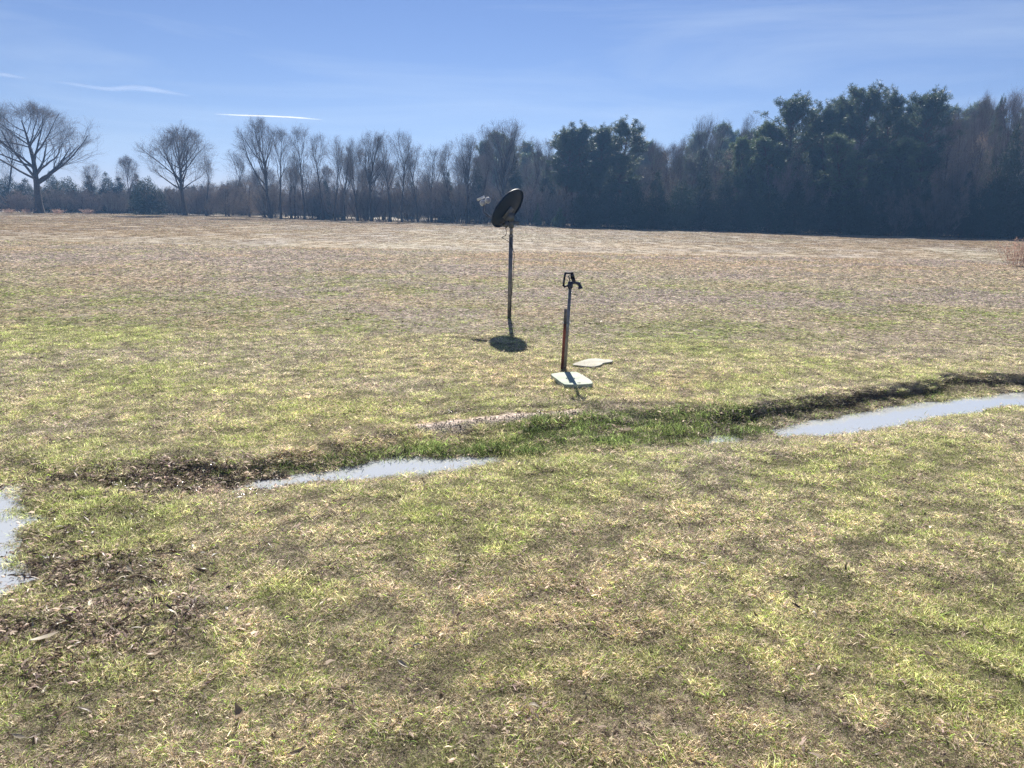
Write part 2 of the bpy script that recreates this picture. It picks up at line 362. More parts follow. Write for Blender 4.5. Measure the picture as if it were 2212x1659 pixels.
# ------------------------------------------------------------------ grass: tuft prototypes instanced over the field
def blades(nb, spread, Lr, Wr, elev, green_frac, seed, droop=0.5):
    r = np.random.default_rng(seed)
    bx = r.normal(0, spread, (nb, 2)); az = r.random(nb)*2*math.pi; el = np.radians(r.uniform(*elev, nb)); Ln = r.uniform(*Lr, nb); Wd = r.uniform(*Wr, nb)
    d = np.stack([np.cos(az)*np.cos(el), np.sin(az)*np.cos(el), np.sin(el)], 1)
    tw = r.random(nb)*math.pi; sx = np.stack([-np.sin(az), np.cos(az), np.zeros(nb)], 1); nn = np.cross(d, sx); side = sx*np.cos(tw)[:, None]+nn*np.sin(tw)[:, None]
    p0 = np.c_[bx, r.uniform(0, 0.006, nb)]; p1 = p0+d*(Ln*0.5)[:, None]; dr = d.copy(); dr[:, 2] -= droop*r.uniform(0.2, 1.2, nb); dr /= np.linalg.norm(dr, axis=1, keepdims=True)
    p2 = p1+dr*(Ln*0.5)[:, None]; p2[:, 2] = np.maximum(p2[:, 2], 0.001)
    w = Wd[:, None]*side/2
    V = np.stack([p0-w, p0+w, p1-w*0.9, p1+w*0.9, p2], 1).reshape(-1, 3); i = np.arange(nb)[:, None]*5
    F = np.concatenate([i+[0, 1, 3], i+[0, 3, 2], i+[2, 3, 4]])
    br = np.where(r.random(nb) < 0.24, r.uniform(1.4, 2.1, nb), r.uniform(0.30, 1.0, nb)); hue = r.random(nb) < green_frac
    colr = np.where(hue[:, None], np.array([0.55, 0.92, 0.28]), np.array([1.0, 1.0, 1.0]))*br[:, None]
    colr = np.clip(colr*np.c_[np.ones(nb), r.uniform(0.9, 1.02, nb), r.uniform(0.88, 1.12, nb)], 0, 2)
    C = np.repeat(np.clip(colr, 0, 1.55), 5, 0)
    return V, F, np.c_[C, np.ones(len(C))]
protos = bpy.data.collections.new('grass_tufts')
def proto(name, args):
    V, F, C = blades(*args); o = bpy.data.objects.new(name, mesh_from(name, V, F, M_BLADE, {'var': ('FLOAT_COLOR', C)})); protos.objects.link(o)
k = 0
for s in range(4): proto(f'tuft_a{s}', (62, 0.034, (0.014, 0.042), (0.0016, 0.0032), (5, 55), 0.14, 50+s, 0.6))          # matted straw
for s in range(3): proto(f'tuft_b{s}', (56, 0.032, (0.016, 0.040), (0.0016, 0.0030), (8, 75), 0.0, 60+s, 0.5))      # upright green
for s in range(3): proto(f'tuft_c{s}', (30, 0.10, (0.05, 0.14), (0.006, 0.012), (2, 30), 0.12, 70+s))               # mid distance
for s in range(2): proto(f'tuft_d{s}', (34, 0.035, (0.025, 0.055), (0.0022, 0.0038), (25, 80), 0.0, 80+s, 0.7))          # lush ditch grass
for s in range(2): proto(f'tuft_e{s}', (34, 0.30, (0.12, 0.30), (0.02, 0.045), (2, 16), 0.10, 90+s))                # far
for s in range(3): proto(f'tuft_f{s}', (15, 0.036, (0.015, 0.045), (0.004, 0.012), (2, 45), 0.0, 100+s, 0.7))         # broken leaf bits
def gn_scatter(name, P, idx, rot, scl, colr, label):
    me = mesh_from(name, P, np.zeros((0, 3), int), None, {'idx': ('INT', idx), 'rot': ('FLOAT_VECTOR', rot), 'scl': ('FLOAT_VECTOR', scl), 'col': ('FLOAT_VECTOR', colr)})
    o = link(name, me); tag(o, label, 'grass', kind='stuff')
    ng = bpy.data.node_groups.new(name, 'GeometryNodeTree'); ng.interface.new_socket('Geometry', in_out='INPUT', socket_type='NodeSocketGeometry'); ng.interface.new_socket('Geometry', in_out='OUTPUT', socket_type='NodeSocketGeometry')
    n = ng.nodes; l = ng.links; gi = n.new('NodeGroupInput'); go = n.new('NodeGroupOutput'); ip = n.new('GeometryNodeInstanceOnPoints'); ci = n.new('GeometryNodeCollectionInfo')
    ci.inputs['Collection'].default_value = protos; ci.inputs['Separate Children'].default_value = True; ci.inputs['Reset Children'].default_value = True
    def na(nm, typ):
        q = n.new('GeometryNodeInputNamedAttribute'); q.data_type = typ; q.inputs['Name'].default_value = nm
        return q.outputs['Attribute']
    l.new(gi.outputs[0], ip.inputs['Points']); l.new(ci.outputs[0], ip.inputs['Instance']); ip.inputs['Pick Instance'].default_value = True
    l.new(na('idx', 'INT'), ip.inputs['Instance Index']); l.new(na('rot', 'FLOAT_VECTOR'), ip.inputs['Rotation']); l.new(na('scl', 'FLOAT_VECTOR'), ip.inputs['Scale'])
    l.new(ip.outputs[0], go.inputs[0]); md = o.modifiers.new('scatter', 'NODES'); md.node_group = ng
    return o
def scatter_pts(y0, y1, dens, margin=1.0):
    A = []; ys = np.linspace(y0, y1, 25)
    for a_, b_ in zip(ys[:-1], ys[1:]):
        hw = 0.76*b_+margin; nn = int(dens(0.5*(a_+b_))*(b_-a_)*2*hw)
        A.append(np.c_[RNG.uniform(-hw, hw, nn), RNG.uniform(a_, b_, nn)])
    return np.concatenate(A)
def above_water(x, y, z):
    f = lambda a: np.interp(x, XS, a); zw = f(ZW)
    inn = (x > XS[0]) & (x < XS[-1]) & (y > f(y_wn)-0.15) & (y < f(y_wf)+0.15) & (np.abs(zw) > 0.012)
    d1 = np.where(inn, z-zw, 1); sd = poly_sd(x, y, POND); d2 = np.where(sd < 0.15, z+0.03, 1)
    return np.minimum(d1, d2)
def emit(name, xy, tier, label):
    x, y = xy[:, 0], xy[:, 1]; z = height(x, y); c, g, lush, sand, mud, wet = grow_color(x, y); aw = above_water(x, y, z)
    r = RNG.random(len(x)); keep = (r > sand*0.97) & (RNG.random(len(x)) > mud*0.35) & ((aw > 0.002) | ((aw > -0.02) & (RNG.random(len(x)) < 0.30)) | ((aw > -0.035) & (RNG.random(len(x)) < 0.03)))
    x, y, z, c, g, lush, mud = [v[keep] for v in (x, y, z, c, g, lush, mud)]; nn = len(x); r = RNG.random(nn)
    deb = 0.06+0.03*sstep(0.5, 0.62, fbm(x, y, 0.5, 51, 3)); deb = np.clip(deb+sum(k_*blob(x, y, a_, b_, rx, ry, 4) for a_, b_, rx, ry, k_ in [(150, 1280, .7, .5, .35), (80, 1420, .5, .4, .35), (330, 1350, .4, .3, .2), (60, 1180, .4, .4, .3), (380, 1030, .6, .3, .4), (250, 1040, .9, .4, .25), (600, 1035, .6, .12, .3), (1650, 1480, .5, .3, .1), (1250, 1560, .5, .3, .12)]), 0, 0.6)
    is_g = RNG.random(nn) < np.clip(g*0.38, 0, 0.9)
    is_l = (RNG.random(nn) < lush*0.30) & (tier == 1)
    gcol = GREEN*(1-0.45*RNG.random(nn))[:, None] + OLIVE*0.55*RNG.random(nn)[:, None]
    gcol = gcol*(0.98+0.5*RNG.random(nn))[:, None]
    dcol = c*((0.55+0.75*RNG.random(nn)) if tier == 1 else (0.75+0.4*RNG.random(nn)))[:, None]
    mute = np.clip(g*0.45, 0, 0.6)[:, None]; dcol = dcol*(1-mute)+OLIVE*1.28*mute*(0.7+0.6*RNG.random(nn))[:, None]
    lcol = (DEEP*1.1)*(0.35+1.0*RNG.random(nn))[:, None] + GREEN*0.6*(sstep(0.4, 0.62, fbm(x, y, 0.3, 41, 3))*RNG.random(nn))[:, None]
    colr = np.where(is_g[:, None], gcol, dcol); colr = np.where(is_l[:, None], lcol, colr); blot = 1.16+0.18*sstep(0.30, 0.62, fbm(x, y, 0.16, 43, 3)) if tier == 1 else (0.92 if tier == 2 else 0.78)+0.3*fbm(x, y, 0.6, 44, 3); colr = colr*(1-0.5*mud[:, None])*blot[:, None]*(0.69 if tier == 3 else 1.08 if tier == 2 else 1.0)*(np.array([1.05, 0.96, 0.84]) if tier == 3 else 1.0)
    if tier == 1: idx = np.where(is_l, 10+RNG.integers(0, 2, nn), np.where(is_g, 4+RNG.integers(0, 3, nn), RNG.integers(0, 4, nn))); hum = sstep(0.30, 0.70, fbm(x, y, 0.085, 47, 2)); s = RNG.uniform(0.5, 0.9, nn)*np.where(is_l, 1.35, 1)*(0.72+0.65*hum)*np.interp(y, [1.5, 5], [0.74, 1.0]); isf = RNG.random(nn) < deb; idx = np.where(isf, 14+RNG.integers(0, 3, nn), idx); colr = np.where(isf[:, None], np.array([0.42, 0.34, 0.275])*(0.3+1.4*RNG.random(nn))[:, None], colr)*(0.72+0.5*hum)[:, None]*1.07; sz = s*RNG.uniform(0.8, 1.2, nn)
    elif tier == 2: idx = 7+RNG.integers(0, 3, nn); s = RNG.uniform(0.7, 1.2, nn)*np.clip(y/16, 0.65, 1.3); sz = s*0.8
    else: idx = 12+RNG.integers(0, 2, nn); s = RNG.uniform(0.5, 0.9, nn)*np.clip(y/60, 0.45, 1.2); sz = s*0.32
    rot = np.c_[RNG.normal(0, 0.12, nn)*(tier == 1), RNG.normal(0, 0.12, nn)*(tier == 1), RNG.random(nn)*6.283]
    gn_scatter(name, np.c_[x, y, z+(0.003 if tier == 1 else 0.001)], idx, rot, np.c_[s, s, sz], colr, label)
emit('lawn_grass', scatter_pts(1.0, 9.5, lambda y: np.interp(y, [1, 3, 6, 9.5], [3400, 2700, 1250, 720])), 1, 'short matted winter grass, straw and green, filling the near field')
emit('lawn_grass', scatter_pts(8.5, 30, lambda y: np.interp(y, [8.5, 12, 30], [150, 110, 40]), 2), 2, 'dormant tan and olive grass across the middle of the field')
emit('lawn_grass', scatter_pts(28, 104, lambda y: np.interp(y, [28, 60, 104], [16, 6, 3])), 3, 'dry pinkish tan grass at the far side of the field')
# ------------------------------------------------------------------ trees
def unit(v): return v/(np.linalg.norm(v, axis=-1, keepdims=True)+1e-9)
def env_dist(p, d, C, Rr):
    """distance from p along d to an ellipsoid"""
    q = (p-C)/Rr; e = d/Rr; a = (e*e).sum(-1); b = (q*e).sum(-1); c_ = (q*q).sum(-1)-1
    disc = b*b-a*c_; s = (-b+np.sqrt(np.maximum(disc, 0)))/a
    return np.where((disc <= 0) | (s < 0), 0.0, s)
def grow(p, d, Ln, r0, r1, n, wob, trop, r):
    B = len(p); P = np.zeros((B, n+1, 3)); P[:, 0] = p; D = d.copy()
    for i in range(n):
        D = unit(D + r.normal(0, wob, (B, 3)) + np.array([0, 0, trop])); P[:, i+1] = P[:, i]+D*(Ln/n)[:, None]
    t = np.linspace(0, 1, n+1)[None]; return P, r0[:, None]*(1-t)+r1[:, None]*t
def spawn(P, R, kids, tlo, thi, ang, r, upbias=0.0):
    B, n, _ = P.shape; K = kids; t = np.sort(r.uniform(tlo, thi, (B, K)), 1)*(n-1)
    i = np.minimum(t.astype(int), n-2); f = (t-i)[..., None]; bi = np.arange(B)[:, None]
    p = P[bi, i]*(1-f)+P[bi, i+1]*f; T = unit(P[bi, i+1]-P[bi, i]); rad = R[bi, i]*(1-f[..., 0])+R[bi, i+1]*f[..., 0]
    rnd = unit(r.normal(0, 1, (B, K, 3)) + np.array([0, 0, upbias])); perp = unit(rnd-(rnd*T).sum(-1, keepdims=True)*T)
    a = np.radians(r.uniform(*ang, (B, K)))[..., None]; d = unit(T*np.cos(a)+perp*np.sin(a))
    return p.reshape(-1, 3), d.reshape(-1, 3), rad.ravel(), (t/(n-1)).ravel()
def bare_tree(name, seed, H=15.0, hw=5.0, bole=0.22, fork=True, lean=0.0, k=(14, 8, 6, 5, 3), trunk_r=0.28, ang0=(25, 60), twig=0.0055, low=None, twmat=None, crown_h=None):
    r = np.random.default_rng(seed)
    ph = r.random(6)*6.28; zb = H*bole; zc = (H+zb)/2; C = np.array([lean*H*0.6, 0, zc]); Rr = np.array([hw, hw, (H-zb)/2*1.02])
    th = H*(0.62 if fork else 0.84)
    P0, R0 = grow(np.zeros((1, 3)), unit(np.array([[lean, 0, 1.0]])), np.array([th]), np.array([trunk_r]), np.array([trunk_r*(0.45 if fork else 0.12)]), 12, 0.05, 0.03, r)
    R0[:, 0] *= 1.5; R0[:, 1] *= 1.12
    lv = [(P0, R0)]
    def lob(p):
        u = unit((p-C)/Rr); az = np.arctan2(u[:, 1], u[:, 0]); el = np.arcsin(np.clip(u[:, 2], -1, 1))
        return (0.93+0.10*np.sin(3*az+ph[0]+2*el)+0.07*np.sin(5*az+ph[1]-3*el)+0.07*np.sin(6*el+ph[2]+2*az)+0.05*np.sin(11*az+ph[3]+7*el))[:, None]
    p, d, rad, t = spawn(P0, R0, k[0], bole*H/th*0.9, 0.97, ang0, r, 0.3)
    if fork:
        ne = 4; pe = np.repeat(P0[:, -1], ne, 0); a = r.random(ne)*6.28; de = unit(np.c_[np.cos(a)*0.35+lean, np.sin(a)*0.35, np.ones(ne)])
        p = np.r_[p, pe]; d = np.r_[d, de]; rad = np.r_[rad, np.full(ne, R0[0, -1]*1.1)]
    specs = [(0.62, 0.05, 8, 0.09, 0.06), (0.55, 0.04, 5, 0.13, 0.06), (0.5, 0.02, 4, 0.16, 0.04), (0.45, 0.0, 2, 0.18, 0.03)]
    rr = [0.5, 0.42, 0.45, 0.5]; fl = [0.020, 0.011, 0.007, twig]
    for li in range(4):
        s = env_dist(p, d, C, Rr*lob(p+d*H*0.08)); pref = [0.92, 0.74, 0.62, 0.6][li]; cap = [H, H*0.36, H*0.16, H*0.08][li]
        Ln = np.minimum(s*pref*r.uniform(0.75, 1.1, len(p)), cap*r.uniform(0.6, 1.2, len(p))); Ln = np.maximum(Ln, [0.8, 0.5, 0.35, 0.25][li])
        ok = (s > 0.05) | (li == 0); p, d, rad, Ln = p[ok], d[ok], rad[ok], Ln[ok]
        r0 = np.maximum(rad*rr[li]*np.clip(Ln/(cap*0.6), 0.5, 1), fl[li]*1.25) if li else rad*0.62*np.clip(Ln/(H*0.35), 0.4, 1)
        P, R = grow(p, d, Ln, r0, np.maximum(r0*0.22, fl[li]*0.7), specs[li][2], specs[li][3], specs[li][4], r)
        lv.append((P, R))
        p, d, rad, t = spawn(P, R, k[li+1], 0.22, 1.0, (18, 48), r, 0.25)
    s = env_dist(p, d, C, Rr*1.06*lob(p)); Ln = np.minimum(H*0.045*r.uniform(0.4, 1.6, len(p)), np.maximum(s, 0.10)+r.uniform(0, 0.25, len(p))); P, R = grow(p, d, Ln, np.full(len(p), twig*0.75), np.full(len(p), twig*0.5), 1, 0.1, 0.03, r); lv.append((P, R))
    T = merge([tubes(lv[0][0], lv[0][1], 8), tubes(lv[1][0], lv[1][1], 5), tubes(lv[2][0], lv[2][1], 3)])
    Cn = merge([tubes(lv[3][0], lv[3][1], 3), tubes(lv[4][0], lv[4][1], 3), tubes(lv[5][0], lv[5][1], 3)])
    return dict(H=H, hw=hw, trunk=mesh_from('trunk', *T, M_BARK), crown=mesh_from('crown', *Cn, twmat or M_TWIG))
def leaf_tris(P, D, Ln, Wd, r):
    """narrow blades at P pointing D"""
    s = unit(np.cross(D, unit(r.normal(0, 1, D.shape))))*(Wd/2)[:, None]
    V = np.stack([P-s, P+s, P+D*Ln[:, None]], 1).reshape(-1, 3); return V, np.arange(len(P)*3).reshape(-1, 3)
def varcol(base, n, rep, r, amp=0.35):
    c = np.array(base)[None]*(1+r.uniform(-amp, amp, n))[:, None]*np.c_[1+r.uniform(-.12, .12, n), np.ones(n), 1+r.uniform(-.15, .15, n)]
    return np.c_[np.repeat(c, rep, 0), np.ones(n*rep)]
def tri_as_quads(F): return np.c_[F, F[:, 2]]
def pine(name, seed, H=17.0, hw=4.0, bole=0.35, col_=(0.072, 0.10, 0.05), k0=78, flat=0.8):
    r = np.random.default_rng(seed)
    P0, R0 = grow(np.zeros((1, 3)), np.array([[0, 0, 1.0]]), np.array([H*0.97]), np.array([0.24]), np.array([0.04]), 14, 0.025, 0.05, r)
    p, d, rad, t = spawn(P0, R0, k0, bole, 0.995, (50, 85), r)
    h = (t-bole)/(1-bole); d = unit(d+np.array([0, 0, 1.0])*np.clip(h-0.25, 0, 1)[:, None]*0.8); Ln = hw*np.sin(math.pi*(0.20+0.66*h))*r.uniform(0.5, 1.1, len(p))
    P1, R1 = grow(p, d, Ln, rad*0.35+0.02, np.full(len(p), 0.015), 6, 0.10, 0.06, r)
    p, d, rad, t = spawn(P1, R1, 11, 0.30, 1.0, (20, 60), r, 0.3)
    P2, R2 = grow(p, d, r.uniform(0.35, 1.0, len(p))*hw*0.25, np.full(len(p), 0.02), np.full(len(p), 0.012), 3, 0.12, 0.12, r)
    cl = np.concatenate([P2[:, -1], P2[:, 2], P1[:, -1]]); cl = cl + r.normal(0, 0.08, cl.shape)
    K = 27; n_ = len(cl)*K; c = np.repeat(cl, K, 0); D = unit(r.normal(0, 1, (n_, 3))+np.array([0, 0, 0.35])); off = D*r.uniform(0.0, 0.22, n_)[:, None]
    V, F = leaf_tris(c+off, D, r.uniform(0.16, 0.34, n_), r.uniform(0.028, 0.055, n_), r)
    T = merge([tubes(P0, R0, 8), tubes(P1, R1, 3), tubes(P2, R2, 3)])
    return dict(H=H, hw=hw, trunk=mesh_from('trunk', *T, M_PINEBARK), crown=mesh_from('crown', V, F, M_NEEDLE, {'var': ('FLOAT_COLOR', varcol(col_, n_, 3, r))}))
def cedar(name, seed, H=7.0, hw=2.2, cone=0.75, col_=(0.04, 0.055, 0.03), n_=15000, mat_=None, size=(0.09, 0.24), base=0.02):
    r = np.random.default_rng(seed)
    nl = 150; lz = r.random(nl)**0.8; la = r.random(nl)*6.283
    prof = lambda h: np.clip(1-h, 0, 1)**cone*np.clip(h/0.10+0.55, 0, 1)
    lr = prof(lz)*hw*r.uniform(0.35, 0.95, nl); lc = np.c_[np.cos(la)*lr, np.sin(la)*lr, H*(base+(1-base)*lz)]
    lr_ = (0.26+0.30*r.random(nl))*hw*np.clip(1.15-lz, 0.3, 1)
    w = lr_**2; pick = r.choice(nl, n_, p=w/w.sum()); D0 = unit(r.normal(0, 1, (n_, 3)))
    P = lc[pick]+D0*(lr_[pick]*r.random(n_)**0.45)[:, None]*np.array([1, 1, 1.25]); P[:, 2] = np.abs(P[:, 2])
    D = unit(D0+np.array([0, 0, 0.9])+r.normal(0, 0.6, (n_, 3)))
    V, F = leaf_tris(P, D, r.uniform(*size, n_), r.uniform(0.05, 0.11, n_), r)
    P0, R0 = grow(np.zeros((1, 3)), np.array([[0, 0, 1.0]]), np.array([H*0.9]), np.array([0.13]), np.array([0.02]), 8, 0.03, 0.05, r)
    p, d, rad, t = spawn(P0, R0, 40, 0.05, 0.95, (45, 75), r, 0.2); P1, R1 = grow(p, d, hw*0.8*np.clip(1.05-t, 0.2, 1), np.full(len(p), 0.035), np.full(len(p), 0.01), 3, 0.1, 0.08, r)
    return dict(H=H, hw=hw, trunk=mesh_from('trunk', *merge([tubes(P0, R0, 6), tubes(P1, R1, 3)]), M_BARK), crown=mesh_from('crown', V, F, mat_ or M_CEDAR, {'var': ('FLOAT_COLOR', varcol(col_, n_, 3, r))}))
M_STEM = leafy('dry_pale_stem', '', 'GEOMETRY', trans=0.5, rough=0.8, spec=0.1, fixed=(0.50, 0.35, 0.28))
def thicket(name, seed, H=5.0, hw=2.6, stems=26, leaves=2500, col_=(0.28, 0.235, 0.18), twmat=None, stmat=None):
    r = np.random.default_rng(seed)
    b = r.normal(0, hw*0.30, (stems, 3)); b[:, 2] = 0; d = unit(np.c_[b[:, 0]/hw*1.0, b[:, 1]/hw*1.0, np.ones(stems)]+r.normal(0, 0.12, (stems, 3)))
    P0, R0 = grow(b, d, H*r.uniform(0.6, 1.0, stems), r.uniform(0.025, 0.06, stems), np.full(stems, 0.012), 8, 0.10, 0.05, r)
    p, d, rad, t = spawn(P0, R0, 14, 0.12, 1.0, (20, 55), r, 0.3); P1, R1 = grow(p, d, H*0.22*r.uniform(0.4, 1.2, len(p)), np.full(len(p), 0.014), np.full(len(p), 0.009), 3, 0.14, 0.08, r)
    p, d, rad, t = spawn(P1, R1, 8, 0.2, 1.0, (20, 50), r, 0.2); P2, R2 = grow(p, d, H*0.085*r.uniform(0.4, 1.2, len(p)), np.full(len(p), 0.009), np.full(len(p), 0.006), 2, 0.15, 0.05, r)
    p, d, rad, t = spawn(P2, R2, 3, 0.2, 1.0, (20, 50), r, 0.2); P3, R3 = grow(p, d, H*0.04*r.uniform(0.4, 1.2, len(p)), np.full(len(p), 0.007), np.full(len(p), 0.005), 1, 0.15, 0.05, r)
    stem = mesh_from('stem', *tubes(P0, R0, 4), stmat or M_BARK); parts = merge([tubes(P1, R1, 3), tubes(P2, R2, 3), tubes(P3, R3, 3)])
    if leaves:
        q = np.concatenate([P2[:, -1], P1[:, -1]]); q = q[r.integers(0, len(q), leaves)]; V, F = leaf_tris(q, unit(r.normal(0, 1, q.shape)), r.uniform(0.05, 0.13, leaves), r.uniform(0.04, 0.08, leaves), r)
    tw = mesh_from('crown', *parts, twmat or M_TWIG)
    lf = mesh_from('foliage', V, F, M_BRUSH, {'var': ('FLOAT_COLOR', varcol(col_, leaves, 3, r))}) if leaves else None
    return dict(H=H, hw=hw, trunk=stem, crown=tw, foliage=lf)

PT = {}
PT['oak'] = bare_tree('oak', 44, 15, 8.0, 0.14, False, 0, (24, 7, 5, 4, 2), 0.40, (30, 62))
PT['round'] = bare_tree('round', 2, 12, 5.4, 0.24, True, 0, (18, 7, 5, 3, 3), 0.25, (25, 62))
PT['lean'] = bare_tree('lean', 3, 15, 4.6, 0.24, True, -0.16, (13, 6, 5, 3, 3), 0.28, (25, 62))
PT['tall0'] = bare_tree('tall0', 4, 15, 2.9, 0.36, False, 0.02, (14, 5, 4, 3, 2), 0.20, (18, 42))
PT['tall1'] = bare_tree('tall1', 5, 15, 2.6, 0.45, True, -0.02, (8, 6, 4, 3, 2), 0.18, (18, 40))
PT['tall2'] = bare_tree('tall2', 6, 15, 3.4, 0.28, True, 0.03, (10, 6, 4, 3, 2), 0.19, (20, 45))
PT['wide'] = bare_tree('wide', 8, 16, 4.6, 0.22, True, 0.0, (14, 6, 4, 3, 3), 0.30, (20, 48))
PT['whip'] = bare_tree('whip', 9, 15, 3.2, 0.22, False, 0.0, (22, 7, 4, 3, 2), 0.15, (15, 35), twmat=M_TWIGR)
PT['pine0'] = pine('pine0', 11, 17, 3.6, 0.34)
PT['pine1'] = pine('pine1', 12, 17, 4.0, 0.42, k0=84)
PT['pine2'] = pine('pine2', 13, 14, 3.3, 0.18, (0.10, 0.14, 0.06), k0=80)
PT['cedar0'] = cedar('cedar0', 21, 7.5, 2.4)
PT['cedar1'] = cedar('cedar1', 22, 8.5, 2.3, 0.6, (0.035, 0.05, 0.03))
PT['holly'] = cedar('holly', 23, 5, 3.0, 0.42, (0.03, 0.05, 0.025), 14000)
PT['youngpine'] = cedar('youngpine', 24, 3, 1.1, 0.95, (0.10, 0.15, 0.05), 2500, M_NEEDLE, (0.12, 0.24))
PT['thick0'] = thicket('thick0', 31, 5, 2.6)
PT['thick1'] = thicket('thick1', 32, 5.5, 2.8, 30, 3500, (0.28, 0.23, 0.19), M_TWIGR)
PT['brown'] = cedar('brown', 25, 9, 3.4, 0.45, (0.24, 0.19, 0.15), 9000, M_BRUSH, (0.07, 0.16), 0.12)
def weed(seed, H=1.2, hw=0.5):
    r = np.random.default_rng(seed); n_ = 44; b = r.normal(0, hw*0.34, (n_, 3)); b[:, 2] = 0; d = unit(np.c_[b[:, :2]/hw*0.7, np.ones(n_)]+r.normal(0, 0.10, (n_, 3)))
    P, R = grow(b, d, H*r.uniform(0.6, 1.0, n_), np.full(n_, 0.006), np.full(n_, 0.003), 6, 0.10, 0.0, r); k_ = 2200
    q = P[r.integers(0, n_, k_), r.integers(2, 7, k_)]; V, F = leaf_tris(q, unit(r.normal(0, 0.6, (k_, 3))+[0, 0, 0.8]), r.uniform(0.06, 0.2, k_), r.uniform(0.006, 0.016, k_), r)
    return dict(H=H, hw=hw, trunk=mesh_from('stem', *tubes(P, R, 3), M_STEM), crown=mesh_from('crown', V, F, M_STEM))
PT['weed'] = weed(33)

def place(kind, name, px, top, hw_px, Y, label, cat, group=None, x=None, seed=None):
    """px: trunk foot in photo units, top: crown top, Y: distance"""
    T = PT[kind]; ft = atY(px, 480, Y); tp = atY(px, top, Y); xx = ft[0]; zz = float(height(np.array([xx]), np.array([Y]))[0])
    # foot: pixel x at ground level
    g_ = atY(px, 455+(px-W0/2)*math.tan(ROLL)+1.6/Y*FPX, Y); xx = g_[0]
    Hh = (tp[2]-zz)/T['H']/(1.05 if kind[:4] == 'pine' else 1.0); wd = hw_px/FPX*Y/T['hw']*(1.52 if kind[:4] == 'pine' else 1.0)
    sx = wd if hw_px else Hh
    r_ = random.Random(seed if seed is not None else int(px*13+top)); rz = r_.choice([0, 2.1, 4.2, 1.0, 3.1])*(kind != 'lean')
    root = empty(name, (xx, Y, zz-0.03), label, cat, group, rz); root.scale = (sx, sx, Hh)
    parts = [('trunk', T['trunk']), ('crown', T['crown'])]
    if T.get('foliage'): parts.append(('foliage', T['foliage']))
    for nm, me in parts: link('stem' if (nm == 'trunk' and kind in ('thick0', 'thick1', 'weed')) else nm, me, root)
    return root

BT = 'bare_tree'; gB = 'bare trees along the edge of the field'; gP = 'tall pines rising over the wood'; gC = 'dark cedars along the foot of the wood'; gS = 'leafless thickets along the field edge'
R_ = [
 ('oak', BT, 85, 222, 155, 100, 'broad bare oak with many spreading limbs, farthest left at the field edge', 'tree', gB),
 ('tall2', BT, 18, 262, 40, 113, 'bare tree partly hidden behind the left side of the broad oak', 'tree', gB),
 ('tall1', BT, 212, 352, 26, 112, 'small thin bare tree standing right of the broad oak among evergreens', 'tree', gB),
 ('whip', BT, 283, 334, 28, 110, 'small pinkish bare tree above the dark rounded evergreen bush', 'tree', gB),
 ('round', BT, 400, 272, 90, 98, 'round-crowned bare tree standing apart over the left field edge', 'tree', gB),
 ('tall2', BT, 446, 330, 24, 101, 'slender bare tree touching the right side of the round-crowned tree', 'tree', gB),
 ('tall2', BT, 503, 318, 34, 108, 'faint bare tree behind the left flank of the leaning wide tree', 'tree', gB),
 ('lean', BT, 586, 250, 58, 96, 'wide bare tree leaning left, its crown touching the contrail', 'tree', gB),
 ('tall0', BT, 607, 262, 36, 95, 'straight forked bare tree immediately right of the leaning tree', 'tree', gB),
 ('tall1', BT, 637, 330, 20, 96, 'short thin bare tree between two straight tall trunks', 'tree', gB),
 ('tall0', BT, 658, 258, 32, 96, 'tall slim bare tree, second straight trunk right of the leaning tree', 'tree', gB),
]
lab_mid = ['narrow bare tree just right of the tall slim one', 'bare tree with dense upper twigs at the start of the close wood', 'lower bare tree filling a dip before the wide bare clump', 'bare tree on the left flank of the wide bare clump', 'stout bare tree in the middle of the wide bare clump', 'bare tree with twin tops right of the wide clump centre', 'thin-topped bare tree on the right flank of the wide bare clump', 'bare tree of middling height left of the low gap in the tree tops', 'lowest bare tree at the gap in the tree tops left of the dish', 'bare tree on the right edge of the low gap in the tree tops', 'fan-shaped bare tree left of the satellite dish', 'tall bare tree above the small dish receivers', 'tallest wide bare tree, rising directly behind the satellite dish', 'bare tree between the tallest wide tree and the pines', 'bare tree tangled into the left side of the first pines']
for (kd, px, tp, hw, Y), lb in zip([('tall1', 697, 283, 26, 93), ('tall2', 724, 285, 32, 92), ('tall0', 745, 303, 24, 95), ('tall2', 772, 290, 30, 92), ('wide', 803, 277, 44, 91), ('tall0', 842, 276, 34, 92), ('tall1', 868, 277, 30, 90), ('tall2', 903, 303, 32, 91), ('tall0', 932, 308, 28, 93), ('tall2', 978, 296, 32, 90), ('wide', 1008, 284, 38, 89), ('tall2', 1036, 262, 32, 90), ('wide', 1092, 250, 62, 88), ('tall2', 1140, 288, 34, 88), ('tall0', 1168, 292, 28, 89)], lab_mid):
    R_.append((kd, BT, px, tp, hw, Y, lb, 'tree', gB))
